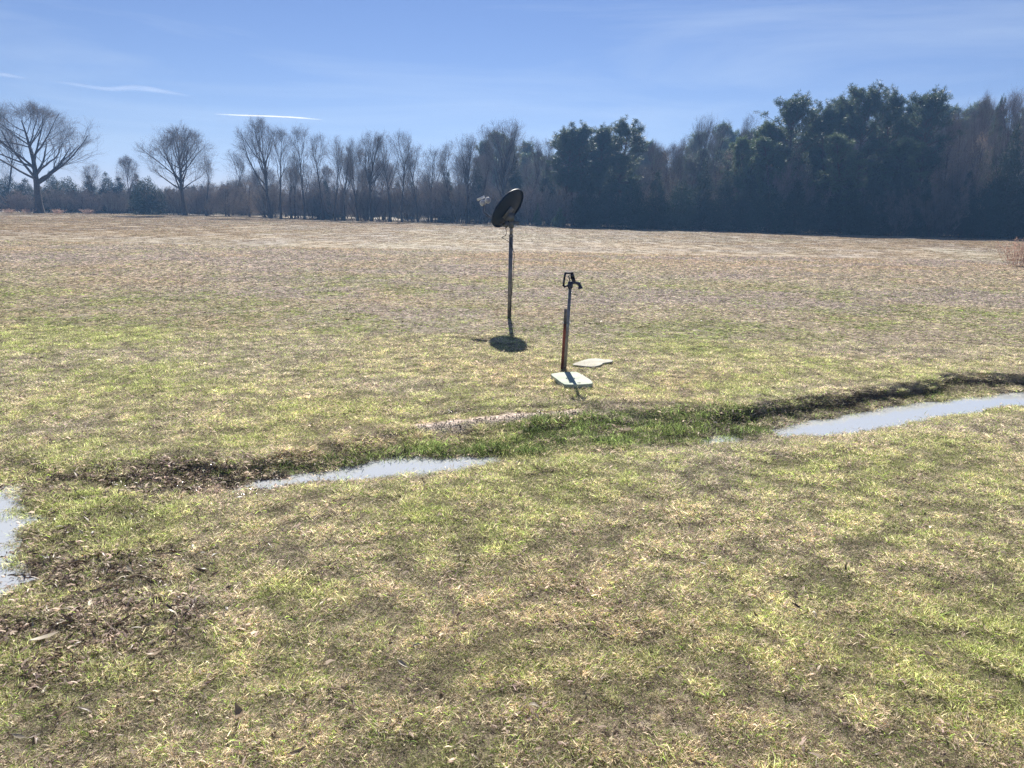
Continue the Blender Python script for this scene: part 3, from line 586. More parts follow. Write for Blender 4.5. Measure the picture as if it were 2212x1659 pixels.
R_ += [
 ('pine1', 'pine_tree', 1218, 280, 38, 86, 'leftmost pine of the rounded pine clump right of the dish', 'tree', gP),
 ('pine0', 'pine_tree', 1256, 269, 40, 85, 'second pine of the rounded clump right of the dish', 'tree', gP),
 ('pine1', 'pine_tree', 1293, 272, 36, 87, 'pine in the notch of the rounded clump', 'tree', gP),
 ('pine0', 'pine_tree', 1330, 263, 42, 85, 'rightmost and tallest pine of the rounded clump', 'tree', gP),
 ('tall2', BT, 1362, 258, 34, 100, 'pale bare tree peeping out behind the rounded pine clump', 'tree', gB),
 ('whip', BT, 1405, 302, 32, 86, 'low reddish bare tree just right of the rounded pine clump', 'tree', gB),
 ('whip', BT, 1445, 306, 34, 86, 'low reddish bare tree in the dip between pines and tall bare trees', 'tree', gB),
 ('tall2', BT, 1478, 282, 30, 87, 'bare tree at the left foot of the tall pale bare pair', 'tree', gB),
 ('wide', BT, 1508, 240, 40, 86, 'tall pale bare tree, left one of the pair before the big pines', 'tree', gB),
 ('tall2', BT, 1552, 248, 38, 87, 'tall pale bare tree, right one of the pair before the big pines', 'tree', gB),
 ('tall2', BT, 1610, 235, 36, 95, 'faint bare tree top behind the small dark pine', 'tree', gB),
 ('pine2', 'pine_tree', 1592, 300, 30, 80, 'small dark pine with spiky top at the left foot of the big pines', 'tree', gP),
 ('pine2', 'pine_tree', 1632, 262, 32, 80, 'mid-sized pine leaning on the left side of the big pine group', 'tree', gP),
 ('pine1', 'pine_tree', 1690, 206, 50, 79, 'big round-topped pine, first of the tall pine group', 'tree', gP),
 ('pine0', 'pine_tree', 1768, 226, 36, 80, 'loose pine in the dip between the round-topped and the highest pine', 'tree', gP),
 ('pine1', 'pine_tree', 1845, 184, 50, 79, 'highest pine of all, in the middle of the tall group', 'tree', gP),
 ('pine0', 'pine_tree', 1903, 196, 38, 80, 'dense dark pine right beside the highest pine', 'tree', gP),
 ('pine1', 'pine_tree', 1972, 195, 48, 78, 'rightmost tall pine with open ragged branches', 'tree', gP),
 ('pine2', 'pine_tree', 1812, 292, 40, 74, 'lighter green shorter pine in front of the highest pine', 'tree', gP),
 ('pine0', 'pine_tree', 2112, 218, 14, 82, 'thin pine top poking through the bare trees at the right', 'tree', gP),
 ('whip', BT, 2022, 240, 32, 80, 'bare tree immediately right of the tall pines', 'tree', gB),
 ('tall0', BT, 2052, 212, 36, 81, 'wispy bare tree, left of the tallest bare ones at the right', 'tree', gB),
 ('whip', BT, 2086, 198, 34, 80, 'tall wispy bare tree left of the thin pine top', 'tree', gB),
 ('whip', BT, 2142, 190, 40, 79, 'tallest wispy bare tree near the right edge', 'tree', gB),
 ('tall2', BT, 2178, 206, 34, 79, 'wispy bare tree above the dark pointed cedar', 'tree', gB),
 ('whip', BT, 2222, 200, 40, 78, 'bare tree cut by the right edge of the photograph', 'tree', gB),
]
R_ += [
 ('pine1', 'pine_tree', 1236, 292, 44, 89, 'pine filling the left half of the rounded clump from behind', 'tree', gP),
 ('pine0', 'pine_tree', 1312, 288, 46, 89, 'pine filling the right half of the rounded clump from behind', 'tree', gP),
 ('pine0', 'pine_tree', 1726, 244, 44, 83, 'pine just behind the right shoulder of the big round-topped pine', 'tree', gP),
 ('pine1', 'pine_tree', 1806, 214, 44, 83, 'pine just left of and behind the highest pine', 'tree', gP),
 ('pine1', 'pine_tree', 1938, 216, 44, 83, 'pine filling the gap before the rightmost tall pine', 'tree', gP),
 ('pine0', 'pine_tree', 1876, 226, 44, 84, 'pine closing the gap right behind the highest pine', 'tree', gP),
 ('pine2', 'pine_tree', 1664, 300, 44, 78, 'lower bushy pine under the left side of the round-topped pine', 'tree', gP),
 ('pine2', 'pine_tree', 1906, 300, 46, 75, 'lower bushy pine below the dense dark pine', 'tree', gP),
]
# dark evergreen and brown understorey along the right half
cd = [('cedar0', 1262, 372, 40, 79, 'dark cedar below the rounded pine clump, left one'), ('cedar1', 1312, 360, 34, 78, 'narrow dark cedar below the rounded pine clump, right one'), ('holly', 1362, 392, 44, 77, 'low dark evergreen mass right of the rounded pine clump'), ('cedar0', 1415, 372, 36, 78, 'dark cedar under the low reddish bare trees'), ('holly', 1466, 398, 44, 76, 'low dark evergreen mass beneath the pale bare pair, left'), ('cedar1', 1512, 352, 34, 77, 'pointed dark cedar beneath the tall pale bare pair'), ('cedar0', 1560, 372, 40, 76, 'broad dark cedar beneath the small dark pine'), ('cedar1', 1610, 362, 34, 75, 'pointed dark cedar left of the reddish brush'), ('holly', 1655, 405, 50, 74, 'low dark evergreen mass under the round-topped pine'), ('cedar0', 1712, 392, 42, 74, 'dark cedar under the round-topped pine, right side'), ('cedar1', 1768, 378, 38, 74, 'pointed dark cedar below the loose pine'), ('holly', 1822, 398, 50, 73, 'low dark evergreen mass below the lighter green pine'), ('cedar0', 1875, 362, 44, 73, 'dark cedar below the dense dark pine'), ('cedar1', 1932, 338, 42, 73, 'tall dark cedar below the rightmost tall pine'), ('cedar0', 1985, 388, 42, 72, 'lower dark cedar right of the tall dark cedar'), ('cedar1', 2075, 372, 36, 72, 'dark cedar in front of the brownish leafy tree'), ('cedar0', 2158, 282, 52, 71, 'large pointed dark cedar near the right edge'), ('cedar0', 2212, 320, 50, 70, 'dark cedar cut by the right edge of the photograph'), ('holly', 2122, 402, 44, 70, 'low dark evergreen mass left of the large pointed cedar')]
for kd, px, tp, hw, Y, lb in cd: R_.append((kd, 'cedar_tree', px, tp, hw, Y, lb, 'tree', gC))
br = [('brown', 2022, 300, 46, 75, 'brownish leafy tree right of the tall pines, left one'), ('brown', 2088, 290, 44, 75, 'brownish leafy tree under the wispy bare trees, right one'), ('brown', 1560, 330, 44, 80, 'brownish hazy tree under the pale bare pair'), ('brown', 1706, 305, 40, 77, 'reddish brown tree in front of the round-topped pine'), ('brown', 1430, 335, 44, 84, 'dull purple brown crown right of the rounded pine clump')]
for kd, px, tp, hw, Y, lb in br: R_.append((kd, 'brown_tree', px, tp, hw, Y, lb, 'tree', None))
# left belt
lf = [('cedar0', -22, 378, 30, 116), ('holly', 22, 384, 44, 114), ('cedar0', 62, 388, 34, 116), ('cedar1', 118, 372, 30, 115), ('holly', 152, 388, 44, 113), ('cedar0', 200, 380, 34, 115), ('cedar1', 236, 374, 30, 114), ('cedar0', 262, 384, 34, 116), ('cedar1', 302, 378, 26, 114)]
ll = ['low dark cedar at the far left edge', 'low wide evergreen left of the broad oak trunk', 'low dark cedar behind the broad oak trunk', 'pointed low cedar right of the broad oak trunk', 'low wide evergreen between the broad oak and the small thin tree', 'low dark cedar behind the small thin bare tree', 'pointed low cedar right of the small thin bare tree', 'low dark cedar under the small pinkish tree', 'small cedar top behind the dark rounded bush']
for (kd, px, tp, hw, Y), lb in zip(lf, ll): R_.append((kd, 'cedar_tree', px, tp, hw, Y, lb, 'tree', 'low evergreens along the left field edge'))
R_.append(('holly', 'evergreen_bush', 324, 388, 40, 103, 'very dark rounded evergreen bush left of the round-crowned tree', 'bush', None))
sh = [('thick0', 130, 404, 34, 106, 'grey brush right of the broad oak trunk'), ('thick1', 40, 410, 36, 106, 'grey brush left of the broad oak trunk'), ('thick1', 195, 410, 34, 107, 'reddish grey brush below the small thin bare tree'), ('thick0', 245, 412, 30, 107, 'grey brush left of the dark rounded bush'),
 ('thick0', 385, 402, 36, 104, 'grey thicket behind the trunk of the round-crowned tree'), ('thick1', 440, 400, 34, 103, 'reddish grey thicket right of the round-crowned tree'), ('brown', 488, 402, 40, 101, 'olive brown brush between round-crowned and leaning tree'), ('brown', 540, 392, 40, 103, 'pale olive brown brush left of the leaning trunk'),
 ('thick0', 590, 400, 36, 101, 'grey thicket behind the leaning trunk'), ('thick1', 640, 402, 36, 100, 'grey thicket behind the straight tall trunks'), ('thick0', 690, 398, 36, 98, 'dark thicket below the narrow bare tree'), ('thick1', 735, 396, 36, 97, 'dark thicket at the start of the close wood'), ('cedar0', 705, 392, 26, 101, 'small cedar inside the start of the close wood'),
 ('thick0', 785, 396, 38, 95, 'dark thicket left under the wide bare clump'), ('thick1', 835, 390, 38, 95, 'dark thicket right under the wide bare clump'), ('thick0', 885, 394, 38, 94, 'dark thicket beneath the low gap in the tree tops, left'), ('thick1', 940, 388, 38, 93, 'dark thicket beneath the low gap in the tree tops, right'), ('cedar0', 968, 372, 24, 95, 'cedar under the gap in the tree tops'),
 ('thick0', 990, 392, 38, 91, 'thicket left of the dish receivers'), ('cedar1', 1030, 352, 28, 92, 'cedar behind the dish receivers'), ('thick1', 1045, 398, 38, 90, 'thicket just behind the dish receivers'), ('cedar0', 1110, 345, 34, 92, 'cedar directly behind the satellite dish'), ('thick0', 1095, 400, 38, 89, 'thicket directly behind the satellite dish'), ('thick1', 1150, 396, 38, 87, 'thicket right of the satellite dish'), ('cedar1', 1180, 350, 30, 90, 'cedar between dish and rounded pine clump'), ('thick0', 1200, 412, 36, 84, 'thicket behind the small light green pine'),
 ('thick1', 1250, 415, 36, 82, 'thicket below the rounded pine clump'), ('thick1', 1392, 398, 36, 80, 'reddish thicket right of the rounded pine clump'), ('thick1', 1520, 410, 40, 79, 'reddish thicket below the tall pale bare pair'), ('thick1', 1690, 350, 44, 76, 'tall reddish thicket before the round-topped pine'), ('thick1', 1780, 400, 40, 75, 'reddish thicket below the loose pine'), ('thick0', 1935, 410, 40, 72, 'grey thicket below the rightmost tall pine'), ('thick0', 2020, 405, 44, 71, 'grey tangle right of the tall pines'), ('thick1', 2060, 330, 40, 74, 'tall reddish tangle under the wispy bare trees')]
for kd, px, tp, hw, Y, lb in sh: R_.append((kd, 'cedar_tree' if kd.startswith('cedar') else 'thicket', px, tp, hw, Y, lb, 'tree' if kd.startswith('cedar') else 'thicket', gC if kd.startswith('cedar') else gS))
R_.append(('youngpine', 'young_pine', 1208, 448, 17, 79, 'small light green young pine at the field edge right of the dish', 'tree', None))
R_.append(('youngpine', 'young_pine', 1160, 440, 12, 85, 'tiny slender young pine between the dish and the light green one', 'tree', None))
R_.append(('weed', 'dry_weed', 2197, 512, 26, 27, 'tall pinkish dried weed clump cut by the right edge', 'plant', None))
for i, (px, Y) in enumerate([(20, 99), (60, 98), (125, 97.5), (190, 99)]):
    R_.append(('weed', 'dry_weed', px, 450, 11, Y, ['pale weeds at the far left field edge', 'pale weeds left of the broad oak foot', 'pale weeds right of the broad oak foot', 'pale weeds below the small thin bare tree'][i], 'plant', 'pale weeds at the left field edge'))
for kd, nm, px, tp, hw, Y, lb, ct, gr in R_: place(kd, nm, px, tp, hw, Y, lb, ct, gr)
# second row: trees filling the wood behind the first
rr = np.random.default_rng(99)
sky_px = [-200, 0, 160, 200, 300, 360, 440, 500, 640, 760, 870, 945, 1000, 1090, 1180, 1250, 1340, 1450, 1500, 1560, 1690, 1850, 1970, 2080, 2200, 2500]
sky_py = [300, 330, 385, 385, 385, 385, 375, 350, 325, 305, 295, 325, 295, 275, 300, 290, 285, 312, 272, 270, 250, 225, 235, 225, 222, 220]
i = 0
for row, (dY, n_) in enumerate([(8, 44), (17, 44)]):
    for j in range(n_):
        px = 450+(2330-450)*(j+rr.uniform(-0.35, 0.35))/n_; Y = np.interp(px, [0, 1106, 2212], [101, 88, 78])+dY+rr.uniform(-2, 3)
        tp = np.interp(px, sky_px, sky_py)+rr.uniform(14, 70)
        kd = rr.choice(['tall0', 'tall1', 'tall2', 'whip'] if px < 1200 else ['tall0', 'tall2', 'whip', 'pine1', 'whip', 'tall2'])
        place(kd, 'pine_tree' if kd[:4] == 'pine' else 'bare_tree', px, tp, rr.uniform(24, 40), Y, 'pine standing back inside the wood' if kd[:4] == 'pine' else 'bare tree standing back inside the wood, behind the field-edge trees', 'tree', 'pines back in the wood' if kd[:4] == 'pine' else 'bare trees back in the wood')
# far woodland mass behind everything: one object of instanced trees
def wood_scatter(name, mesh_, P, rot, scl, label):
    me = mesh_from(name, P, np.zeros((0, 3), int), None, {'rot': ('FLOAT_VECTOR', rot), 'scl': ('FLOAT_VECTOR', scl)})
    src = bpy.data.objects.new(name+'_source', mesh_)
    c_ = bpy.data.collections.new(name+'_sources'); c_.objects.link(src)
    o = link(name, me); tag(o, label, 'woodland', kind='stuff')
    ng = bpy.data.node_groups.new(name, 'GeometryNodeTree'); ng.interface.new_socket('Geometry', in_out='INPUT', socket_type='NodeSocketGeometry'); ng.interface.new_socket('Geometry', in_out='OUTPUT', socket_type='NodeSocketGeometry')
    n = ng.nodes; l = ng.links; gi = n.new('NodeGroupInput'); go = n.new('NodeGroupOutput'); ip = n.new('GeometryNodeInstanceOnPoints'); ci = n.new('GeometryNodeCollectionInfo'); ci.inputs['Collection'].default_value = c_
    def na(nm):
        q = n.new('GeometryNodeInputNamedAttribute'); q.data_type = 'FLOAT_VECTOR'; q.inputs['Name'].default_value = nm; return q.outputs['Attribute']
    l.new(gi.outputs[0], ip.inputs['Points']); l.new(ci.outputs[0], ip.inputs['Instance']); l.new(na('rot'), ip.inputs['Rotation']); l.new(na('scl'), ip.inputs['Scale']); l.new(ip.outputs[0], go.inputs[0])
    md = o.modifiers.new('scatter', 'NODES'); md.node_group = ng
for q, cnt, hfac, lo, hi, dmin, dmax in [('cedar0', 190, 1, 0, 2500, 16, 60), ('thick0', 150, 1, 300, 2500, 10, 30), ('tall2', 90, 1, 420, 2500, 26, 60), ('pine2', 60, 1, 1180, 2500, 24, 50), ('brown', 120, 1, 300, 2500, 12, 40)]:
    T = PT[q]; px = rr.uniform(lo-150, hi, cnt); Y = np.interp(px, [0, 1106, 2212], [101, 88, 78])+rr.uniform(dmin, dmax, cnt); P = []; S = []
    for a_, b_ in zip(px, Y):
        skl = np.interp(a_, sky_px, sky_py)
        tall = q in ('tall2', 'pine2'); tp = skl+rr.uniform(15, 60) if tall else max(skl+25, np.interp(a_, [0, 700, 1100, 1400, 2212], [386, 392, 385, 360, 330])+rr.uniform(0, 40))
        w_t = atY(a_, tp, b_); P.append((w_t[0], b_, -0.05)); s = w_t[2]/T['H']; S.append((s*rr.uniform(0.9, 1.3), s, s))
    P = np.array(P); S = np.array(S); ROT = np.c_[np.zeros((cnt, 2)), rr.random(cnt)*6.28]
    for part in (('crown', 'trunk') if q in ('tall2', 'pine2') else ('crown',)): wood_scatter('far_wood', T[part], P, ROT, S, 'mass of far wood seen between the field-edge trees')
# ------------------------------------------------------------------ satellite dish on its pole
M_POLE = simple('weathered_steel_pole', (0.30, 0.30, 0.31), 0.55, 0.6, scale=12, c2=(0.16, 0.15, 0.15), bump=0.2)
M_DISH = simple('navy_shade_dish', (0.010, 0.028, 0.062), 0.5, 0.0, scale=5, c2=(0.009, 0.022, 0.05), spec=0.25)  # navy of the flare-veiled shade is put into the grey dish's colour
M_GALV = simple('galvanised_bracket', (0.13, 0.15, 0.18), 0.5, 0.3, scale=25, c2=(0.09, 0.10, 0.12))
M_LNB = simple('pale_plastic_receiver', (0.88, 0.88, 0.88), 0.4, scale=18, c2=(0.80, 0.80, 0.80))
M_CABLE = simple('black_cable', (0.02, 0.02, 0.022), 0.5)
DY = at(1100, 688)[1]
pb = at(1100, 688); pb = np.array([pb[0], DY, 0]); ptp = atY(1104.5, 488, DY)
D = empty('satellite_dish', tuple(pb), 'dark satellite dish seen from behind, on a tall steel pole in the field', 'satellite dish')
def lp(p): return np.array(p)-pb
def part(name, vf, m_, parent, smooth=False):
    V, F_ = vf; return link(name, mesh_from(name, V, F_, m_, None, smooth), parent)
ax = unit(ptp-pb); jt = pb+ax*np.linalg.norm(ptp-pb)*0.90
pole = part('pole', tube1([lp(pb)-[0, 0, 0.05], lp(jt)], 0.030, 20), M_POLE, D, True)
mast = part('mast_top', tube1([lp(jt)-ax*0.02, lp(ptp)+ax*0.02], 0.024, 20), M_POLE, D, True)
part('collar', tube1([lp(jt)-ax*0.02, lp(jt)+ax*0.008], 0.033, 20), M_POLE, D, True)
dn = unit(np.array([-.73, .42, .54])); dm = np.array([.61, 0, .79]); dm = unit(dm-(dm@dn)*dn); dk = np.cross(dn, dm)
dc = atY(1267.7*.864, 520*.864, DY-0.03)
dc = lp(dc)
RD, DEP = 0.315, 0.055
rings = 14; seg = 56; V = []; 
for i_ in range(rings+1):
    rr_ = RD*i_/rings
    for j_ in range(seg):
        a_ = 2*math.pi*j_/seg; V.append(dc+dm*math.cos(a_)*rr_+dk*math.sin(a_)*rr_-dn*DEP*(1-(rr_/RD)**2))
V = np.array(V); ii = np.arange(rings)[:, None]*seg; jj = np.arange(seg)[None]; j2 = (jj+1) % seg
F1 = np.stack([ii+jj, ii+j2, ii+seg+j2, ii+seg+jj], -1).reshape(-1, 4)
V2 = V-dn*0.004
refl = part('reflector', merge([(V, F1), (V2, F1[:, ::-1])]), M_DISH, D, True)
a_ = np.linspace(0, 2*math.pi, 73)[:-1]
def ring(rad, w, back):
    a = np.linspace(0, 2*math.pi, 65); prof = [(-0.001, 0.004), (0.004, 0.006), (0.010, 0.0), (0.011, -0.012), (0.009, -0.026), (0.004, -0.027), (0.004, -0.012), (-0.001, -0.004)]
    V = []; 
    for t_ in a[:-1]:
        rv = dm*math.cos(t_)+dk*math.sin(t_)
        for (pr, pz) in prof: V.append(dc+rv*(rad+pr)+dn*pz)
    n_ = 64; m_ = len(prof); F = []
    for i in range(n_):
        for j in range(m_): F.append((i*m_+j, i*m_+(j+1) % m_, ((i+1) % n_)*m_+(j+1) % m_, ((i+1) % n_)*m_+j))
    return np.array(V), np.array(F)
part('rolled_rim', ring(RD, .01, 0), M_DISH, D, True)
# bracket behind the dish, at the pole head
hd = lp(ptp)+ax*0.0
bk = dc-dn*(DEP+0.02)-dm*0.06
wv = unit(bk-hd)
mb = part('mount_bracket', merge([box(hd+[0, 0, 0.035], (0.075, 0.075, 0.13)), box((hd+bk)/2+[-0.0, -0.02, 0.045], (0.13, 0.008, 0.11)), box((hd+bk)/2+[-0.0, 0.045, 0.045], (0.13, 0.008, 0.11)),
    tube1([hd+[0.0, -0.03, 0.06], hd+[0.07, -0.02, 0.045], hd+[0.105, 0.0, 0.02]], 0.012, 8), box(hd+[0.06, 0, 0.055], (0.11, 0.05, 0.03))]), M_GALV, D)
part('back_plate', box(dc-dn*(DEP+0.012)-dm*0.05, (0.20, 0.13, 0.014), np.array([dm, dk, dn])), M_GALV, D)
for q in [(0.02, 0.065), (-0.045, 0.02), (0.02, 0.0), (-0.05, 0.08)]: part('bolt', tube1([hd+[q[0]-0.03, -0.048, q[1]], hd+[q[0]-0.03, -0.03, q[1]]], 0.008, 8), M_GALV, D)
lo_ = lp(atY(1262*.864, 566*.864, DY-0.02)); LY = DY+0.30
mid_ = lp(atY(1210*.864, 530*.864, LY-0.1)); l0 = lp(atY((1180+330/11.06)*.864, (460+560/11.06)*.864, LY))
arm = part('feed_arm', tube1([lo_, lo_*0.65+mid_*0.35+[0, 0, -0.02], mid_, l0], 0.012, 10), M_GALV, D, True)
part('arm_root', box(lo_+[0.02, 0, 0.03], (0.09, 0.05, 0.07), np.array([dm, dk, dn])), M_GALV, D)
aim = unit(dc-l0+np.array([0, 0, .02])); aim = unit(np.array([0.30, -0.93, -0.12]))
for (zx, zy) in [(297, 522), (440, 452)]:
    c_ = lp(atY((1180+zx/11.06)*.864, (460+zy/11.06)*.864, LY-0.02))
    ln = part('receiver', tube1([c_-aim*0.075, c_-aim*0.03, c_-aim*0.012, c_+aim*0.002, c_+aim*0.008], [0.018, 0.022, 0.045, 0.047, 0.044], 28), M_LNB, D, True)
    part('feed_cap_ring', tube1([c_+aim*0.004, c_+aim*0.011], 0.037, 28), simple('cap_grey', (0.62, 0.63, 0.68), 0.5), ln)
hc0 = lp(atY((1180+145/11.06)*.864, (460+440/11.06)*.864, LY+0.02)); hc1 = lp(atY((1180+340/11.06)*.864, (460+350/11.06)*.864, LY+0.02)); hx = unit(hc1-hc0); hy = unit(np.cross([0, 0, 1.], hx)); hz = np.cross(hx, hy)
part('receiver_housing', box((hc0+hc1)/2+hy*0.02, (np.linalg.norm(hc1-hc0), 0.09, 0.036), np.array([hx, hy, hz])), M_LNB, D)
cz = [(412, 440), (424, 458), (428, 490), (418, 512), (400, 522), (386, 528), (402, 540), (440, 562), (472, 600), (488, 640), (500, 690), (496, 740), (492, 800), (490, 880), (486, 960), (478, 1030), (473, 1090), (470, 1160), (468, 1250)]
cp = [lp(atY((1150+a/3.686)*.864, (450+b/3.686)*.864, DY-(0.03 if b > 560 else 0.01))) for a, b in cz]; cp[-1][2] = max(cp[-1][2], 0.0)
part('cable', tube1(spline(cp, 90), 0.0045, 8), M_CABLE, D, True)

# ------------------------------------------------------------------ yard hydrant tied to its stake
M_HPIPE = simple('grey_zinc_pipe', (0.34, 0.35, 0.35), 0.5, 0.5, scale=18, c2=(0.20, 0.19, 0.19), bump=0.2)
M_IRON = simple('dark_blue_cast_iron', (0.022, 0.035, 0.07), 0.45, 0.0, scale=30, c2=(0.015, 0.02, 0.04), bump=0.3)
M_STAKE = simple('rusted_stake', (0.40, 0.19, 0.13), 0.85, 0.0, scale=22, c2=(0.22, 0.10, 0.07), bump=0.5)
M_STAKEG = simple('bare_grey_stake', (0.30, 0.28, 0.27), 0.75, 0.1, scale=22, bump=0.4)
def zp(zx, zy, Y): return atY((1340+zx/4.482)*.864, (650+zy/4.482)*.864, Y)
hb = at(1217, 802); HY = hb[1]; hb = np.array([hb[0], HY, 0.0]); 
HYD = empty('yard_hydrant', tuple(hb), 'leaning frost-free yard hydrant with a dark blue head on a grey pipe', 'hydrant')
lh = lambda p: np.array(p)-hb
ptop = zp(383, 305, HY+0.03); foot = zp(322, 1255, HY)
pax = unit(ptop-foot)
part('riser_pipe', tube1([lh(foot)-pax*0.08, lh(ptop)], 0.0165, 20), M_HPIPE, HYD, True)
hq = lambda a, b, dy=0.0: lh(zp(a, b, HY+0.03+dy))
part('head_casting', merge([tube1([hq(383, 320), hq(384, 300), hq(386, 250), hq(388, 238)], [0.022, 0.027, 0.026, 0.018], 18), tube1([hq(386, 262), hq(430, 252), hq(470, 262), hq(492, 285), hq(498, 318)], [0.018, 0.014, 0.015, 0.017, 0.020], 16), tube1([hq(494, 300), hq(500, 322)], 0.023, 16), tube1([hq(478, 262), hq(500, 250)], [0.010, 0.007], 8)]), M_IRON, HYD, True)
def bar(pts, w, th):
    parts_ = []
    for a, b in zip(pts[:-1], pts[1:]):
        a = np.array(a); b = np.array(b); x_ = unit(b-a); y_ = np.array([0, 1., 0]); y_ = unit(y_-(y_@x_)*x_); z_ = np.cross(x_, y_)
        parts_.append(box((a+b)/2, (np.linalg.norm(b-a)+th*0.8, w, th), np.array([x_, y_, z_])))
    return merge(parts_)
part('handle', bar([hq(320, 296), hq(308, 285), hq(318, 200), hq(330, 146), hq(408, 146), hq(424, 200), hq(436, 244)], 0.026, 0.019), M_IRON, HYD)
part('handle_foot', bar([hq(318, 298), hq(350, 288), hq(376, 290)], 0.024, 0.018), M_IRON, HYD)
part('link_plate', bar([hq(398, 160), hq(400, 200), hq(420, 240)], 0.02, 0.022), M_IRON, HYD)
part('plunger_rod', tube1([hq(380, 240), hq(372, 200), hq(364, 172)], 0.0065, 10), M_GALV, HYD, True)
# stake: its own thing, wired to the pipe
s0 = zp(292, 1255, HY+0.01); s1 = zp(328, 705, HY+0.03); s2 = zp(334, 548, HY+0.035); s0[2] = 0
ST = empty('stake', (s0[0], s0[1], 0), 'rusty channel stake with a grey upper end, wired to the hydrant pipe', 'stake')
sl = lambda p: np.array(p)-np.array([s0[0], s0[1], 0])
def channel(a, b):
    x_ = unit(b-a); y_ = np.array([0, 1., 0]); y_ = unit(y_-(y_@x_)*x_); z_ = np.cross(x_, y_); Lg = np.linalg.norm(b-a); A = np.array([x_, y_, z_])
    return merge([box((a+b)/2+y_*0.012, (Lg, 0.004, 0.034), A), box((a+b)/2+z_*0.015, (Lg, 0.022, 0.004), A), box((a+b)/2-z_*0.015, (Lg, 0.022, 0.004), A)])
part('stake_body', channel(sl(s0)-[0, 0, 0.06], sl(s1)), M_STAKE, ST)
part('stake_top', channel(sl(s1), sl(s2)), M_STAKEG, ST)
cw = []
wc = (s1+zp(350, 708, HY+0.03))/2
th_ = np.linspace(0, 2*math.pi*2.15, 50); cw = [np.array([0.040*math.cos(t_), 0.030*math.sin(t_), 0.004*t_/2-0.01]) for t_ in th_]; cw += [cw[-1]+np.array([0.02, -0.01, 0.003]), cw[-1]+np.array([0.055, -0.02, 0.0])]
WIRE = link('wire_tie', mesh_from('wire_tie', *tube1(cw, 0.003, 6), M_GALV)); WIRE.location = tuple(wc); tag(WIRE, 'twisted wire tie binding the stake to the hydrant pipe', 'wire')

# ------------------------------------------------------------------ the two slabs on the ground
def slab(name, zpts, zh, th, m_, label, cat, bev=0.006, seed=0, tilt=0.0):
    W = np.array([at((1340+a/4.482)*.864, (650+b/4.482)*.864, zh)[:2] for a, b in zpts]); W = spline(np.vstack([W, W[:1]])[:, :], 72)[:-1] if False else W
    # closed Catmull-Rom
    n_ = len(W); Q = []
    for i in range(n_):
        a, b, c_, d = W[(i-1) % n_], W[i], W[(i+1) % n_], W[(i+2) % n_]
        for t_ in (0, .25, .5, .75): Q.append(0.5*((2*b)+(-a+c_)*t_+(2*a-5*b+4*c_-d)*t_*t_+(-a+3*b-3*c_+d)*t_**3))
    Q = np.array(Q); cc = Q.mean(0); rn = np.random.default_rng(seed)
    lay = [(-0.006, zh-th), (0.0, zh-th+0.004), (0.0, zh-bev), (-bev*0.4, zh-bev*0.25), (-bev, zh)]
    V = []; k_ = len(Q)
    dirs = (Q-cc)/np.linalg.norm(Q-cc, axis=1, keepdims=True)
    for off, z_ in lay:
        P_ = Q+dirs*off-cc; V.append(np.c_[P_, np.full(k_, z_)+P_[:, 1]*tilt])
    for sc_ in (0.66, 0.33): V.append(np.c_[(Q-cc)*sc_, np.full(k_, zh+0.001)+(Q[:, 1]-cc[1])*sc_*tilt])
    V.append(np.array([[0, 0, zh+0.002]])); V = np.concatenate(V); F_ = []
    for l_ in range(6):
        for j in range(k_): F_.append((l_*k_+j, l_*k_+(j+1) % k_, (l_+1)*k_+(j+1) % k_, (l_+1)*k_+j))
    for j in range(0, k_): F_.append((6*k_+j, 6*k_+(j+1) % k_, 7*k_, 7*k_))
    me = bpy.data.meshes.new(name); me.from_pydata([tuple(v) for v in V], [], [f if f[2] != f[3] else f[:3] for f in F_]); me.materials.append(m_)
    o = link(name, me); o.location = (cc[0], cc[1], 0.0); tag(o, label, cat); return o, cc
M_SLAB = simple('weathered_green_plastic', (0.50, 0.54, 0.44), 0.75, scale=9, c2=(0.36, 0.41, 0.32), spec=0.12, bump=0.15)
M_SLAB2 = simple('pale_beige_board', (0.56, 0.54, 0.46), 0.85, scale=7, c2=(0.42, 0.40, 0.33), spec=0.1, bump=0.2)
lid, lcc = slab('cover_lid', [(170, 1283), (200, 1268), (300, 1256), (430, 1252), (485, 1266), (590, 1325), (630, 1360), (622, 1384), (480, 1394), (345, 1394), (305, 1384), (235, 1335)], 0.055, 0.042, M_SLAB, 'pale green rounded lid lying in front of the hydrant foot, crossed by its shadow', 'lid')
no = link('notch', mesh_from('notch', *box((0, 0, 0), (0.028, 0.012, 0.004)), M_CABLE), lid); q_ = at((1340+482/4.482)*.864, (650+1376/4.482)*.864, 0.057); no.location = (q_[0]-lcc[0], q_[1]-lcc[1], 0.0575)
slab('board', [(410, 1168), (490, 1135), (590, 1106), (690, 1102), (760, 1112), (820, 1112), (862, 1124), (848, 1138), (760, 1152), (735, 1168), (690, 1185), (620, 1194), (500, 1182)], 0.035, 0.014, M_SLAB2, 'thin pale beige board with a broken right end, lying behind the green lid', 'board', 0.004)

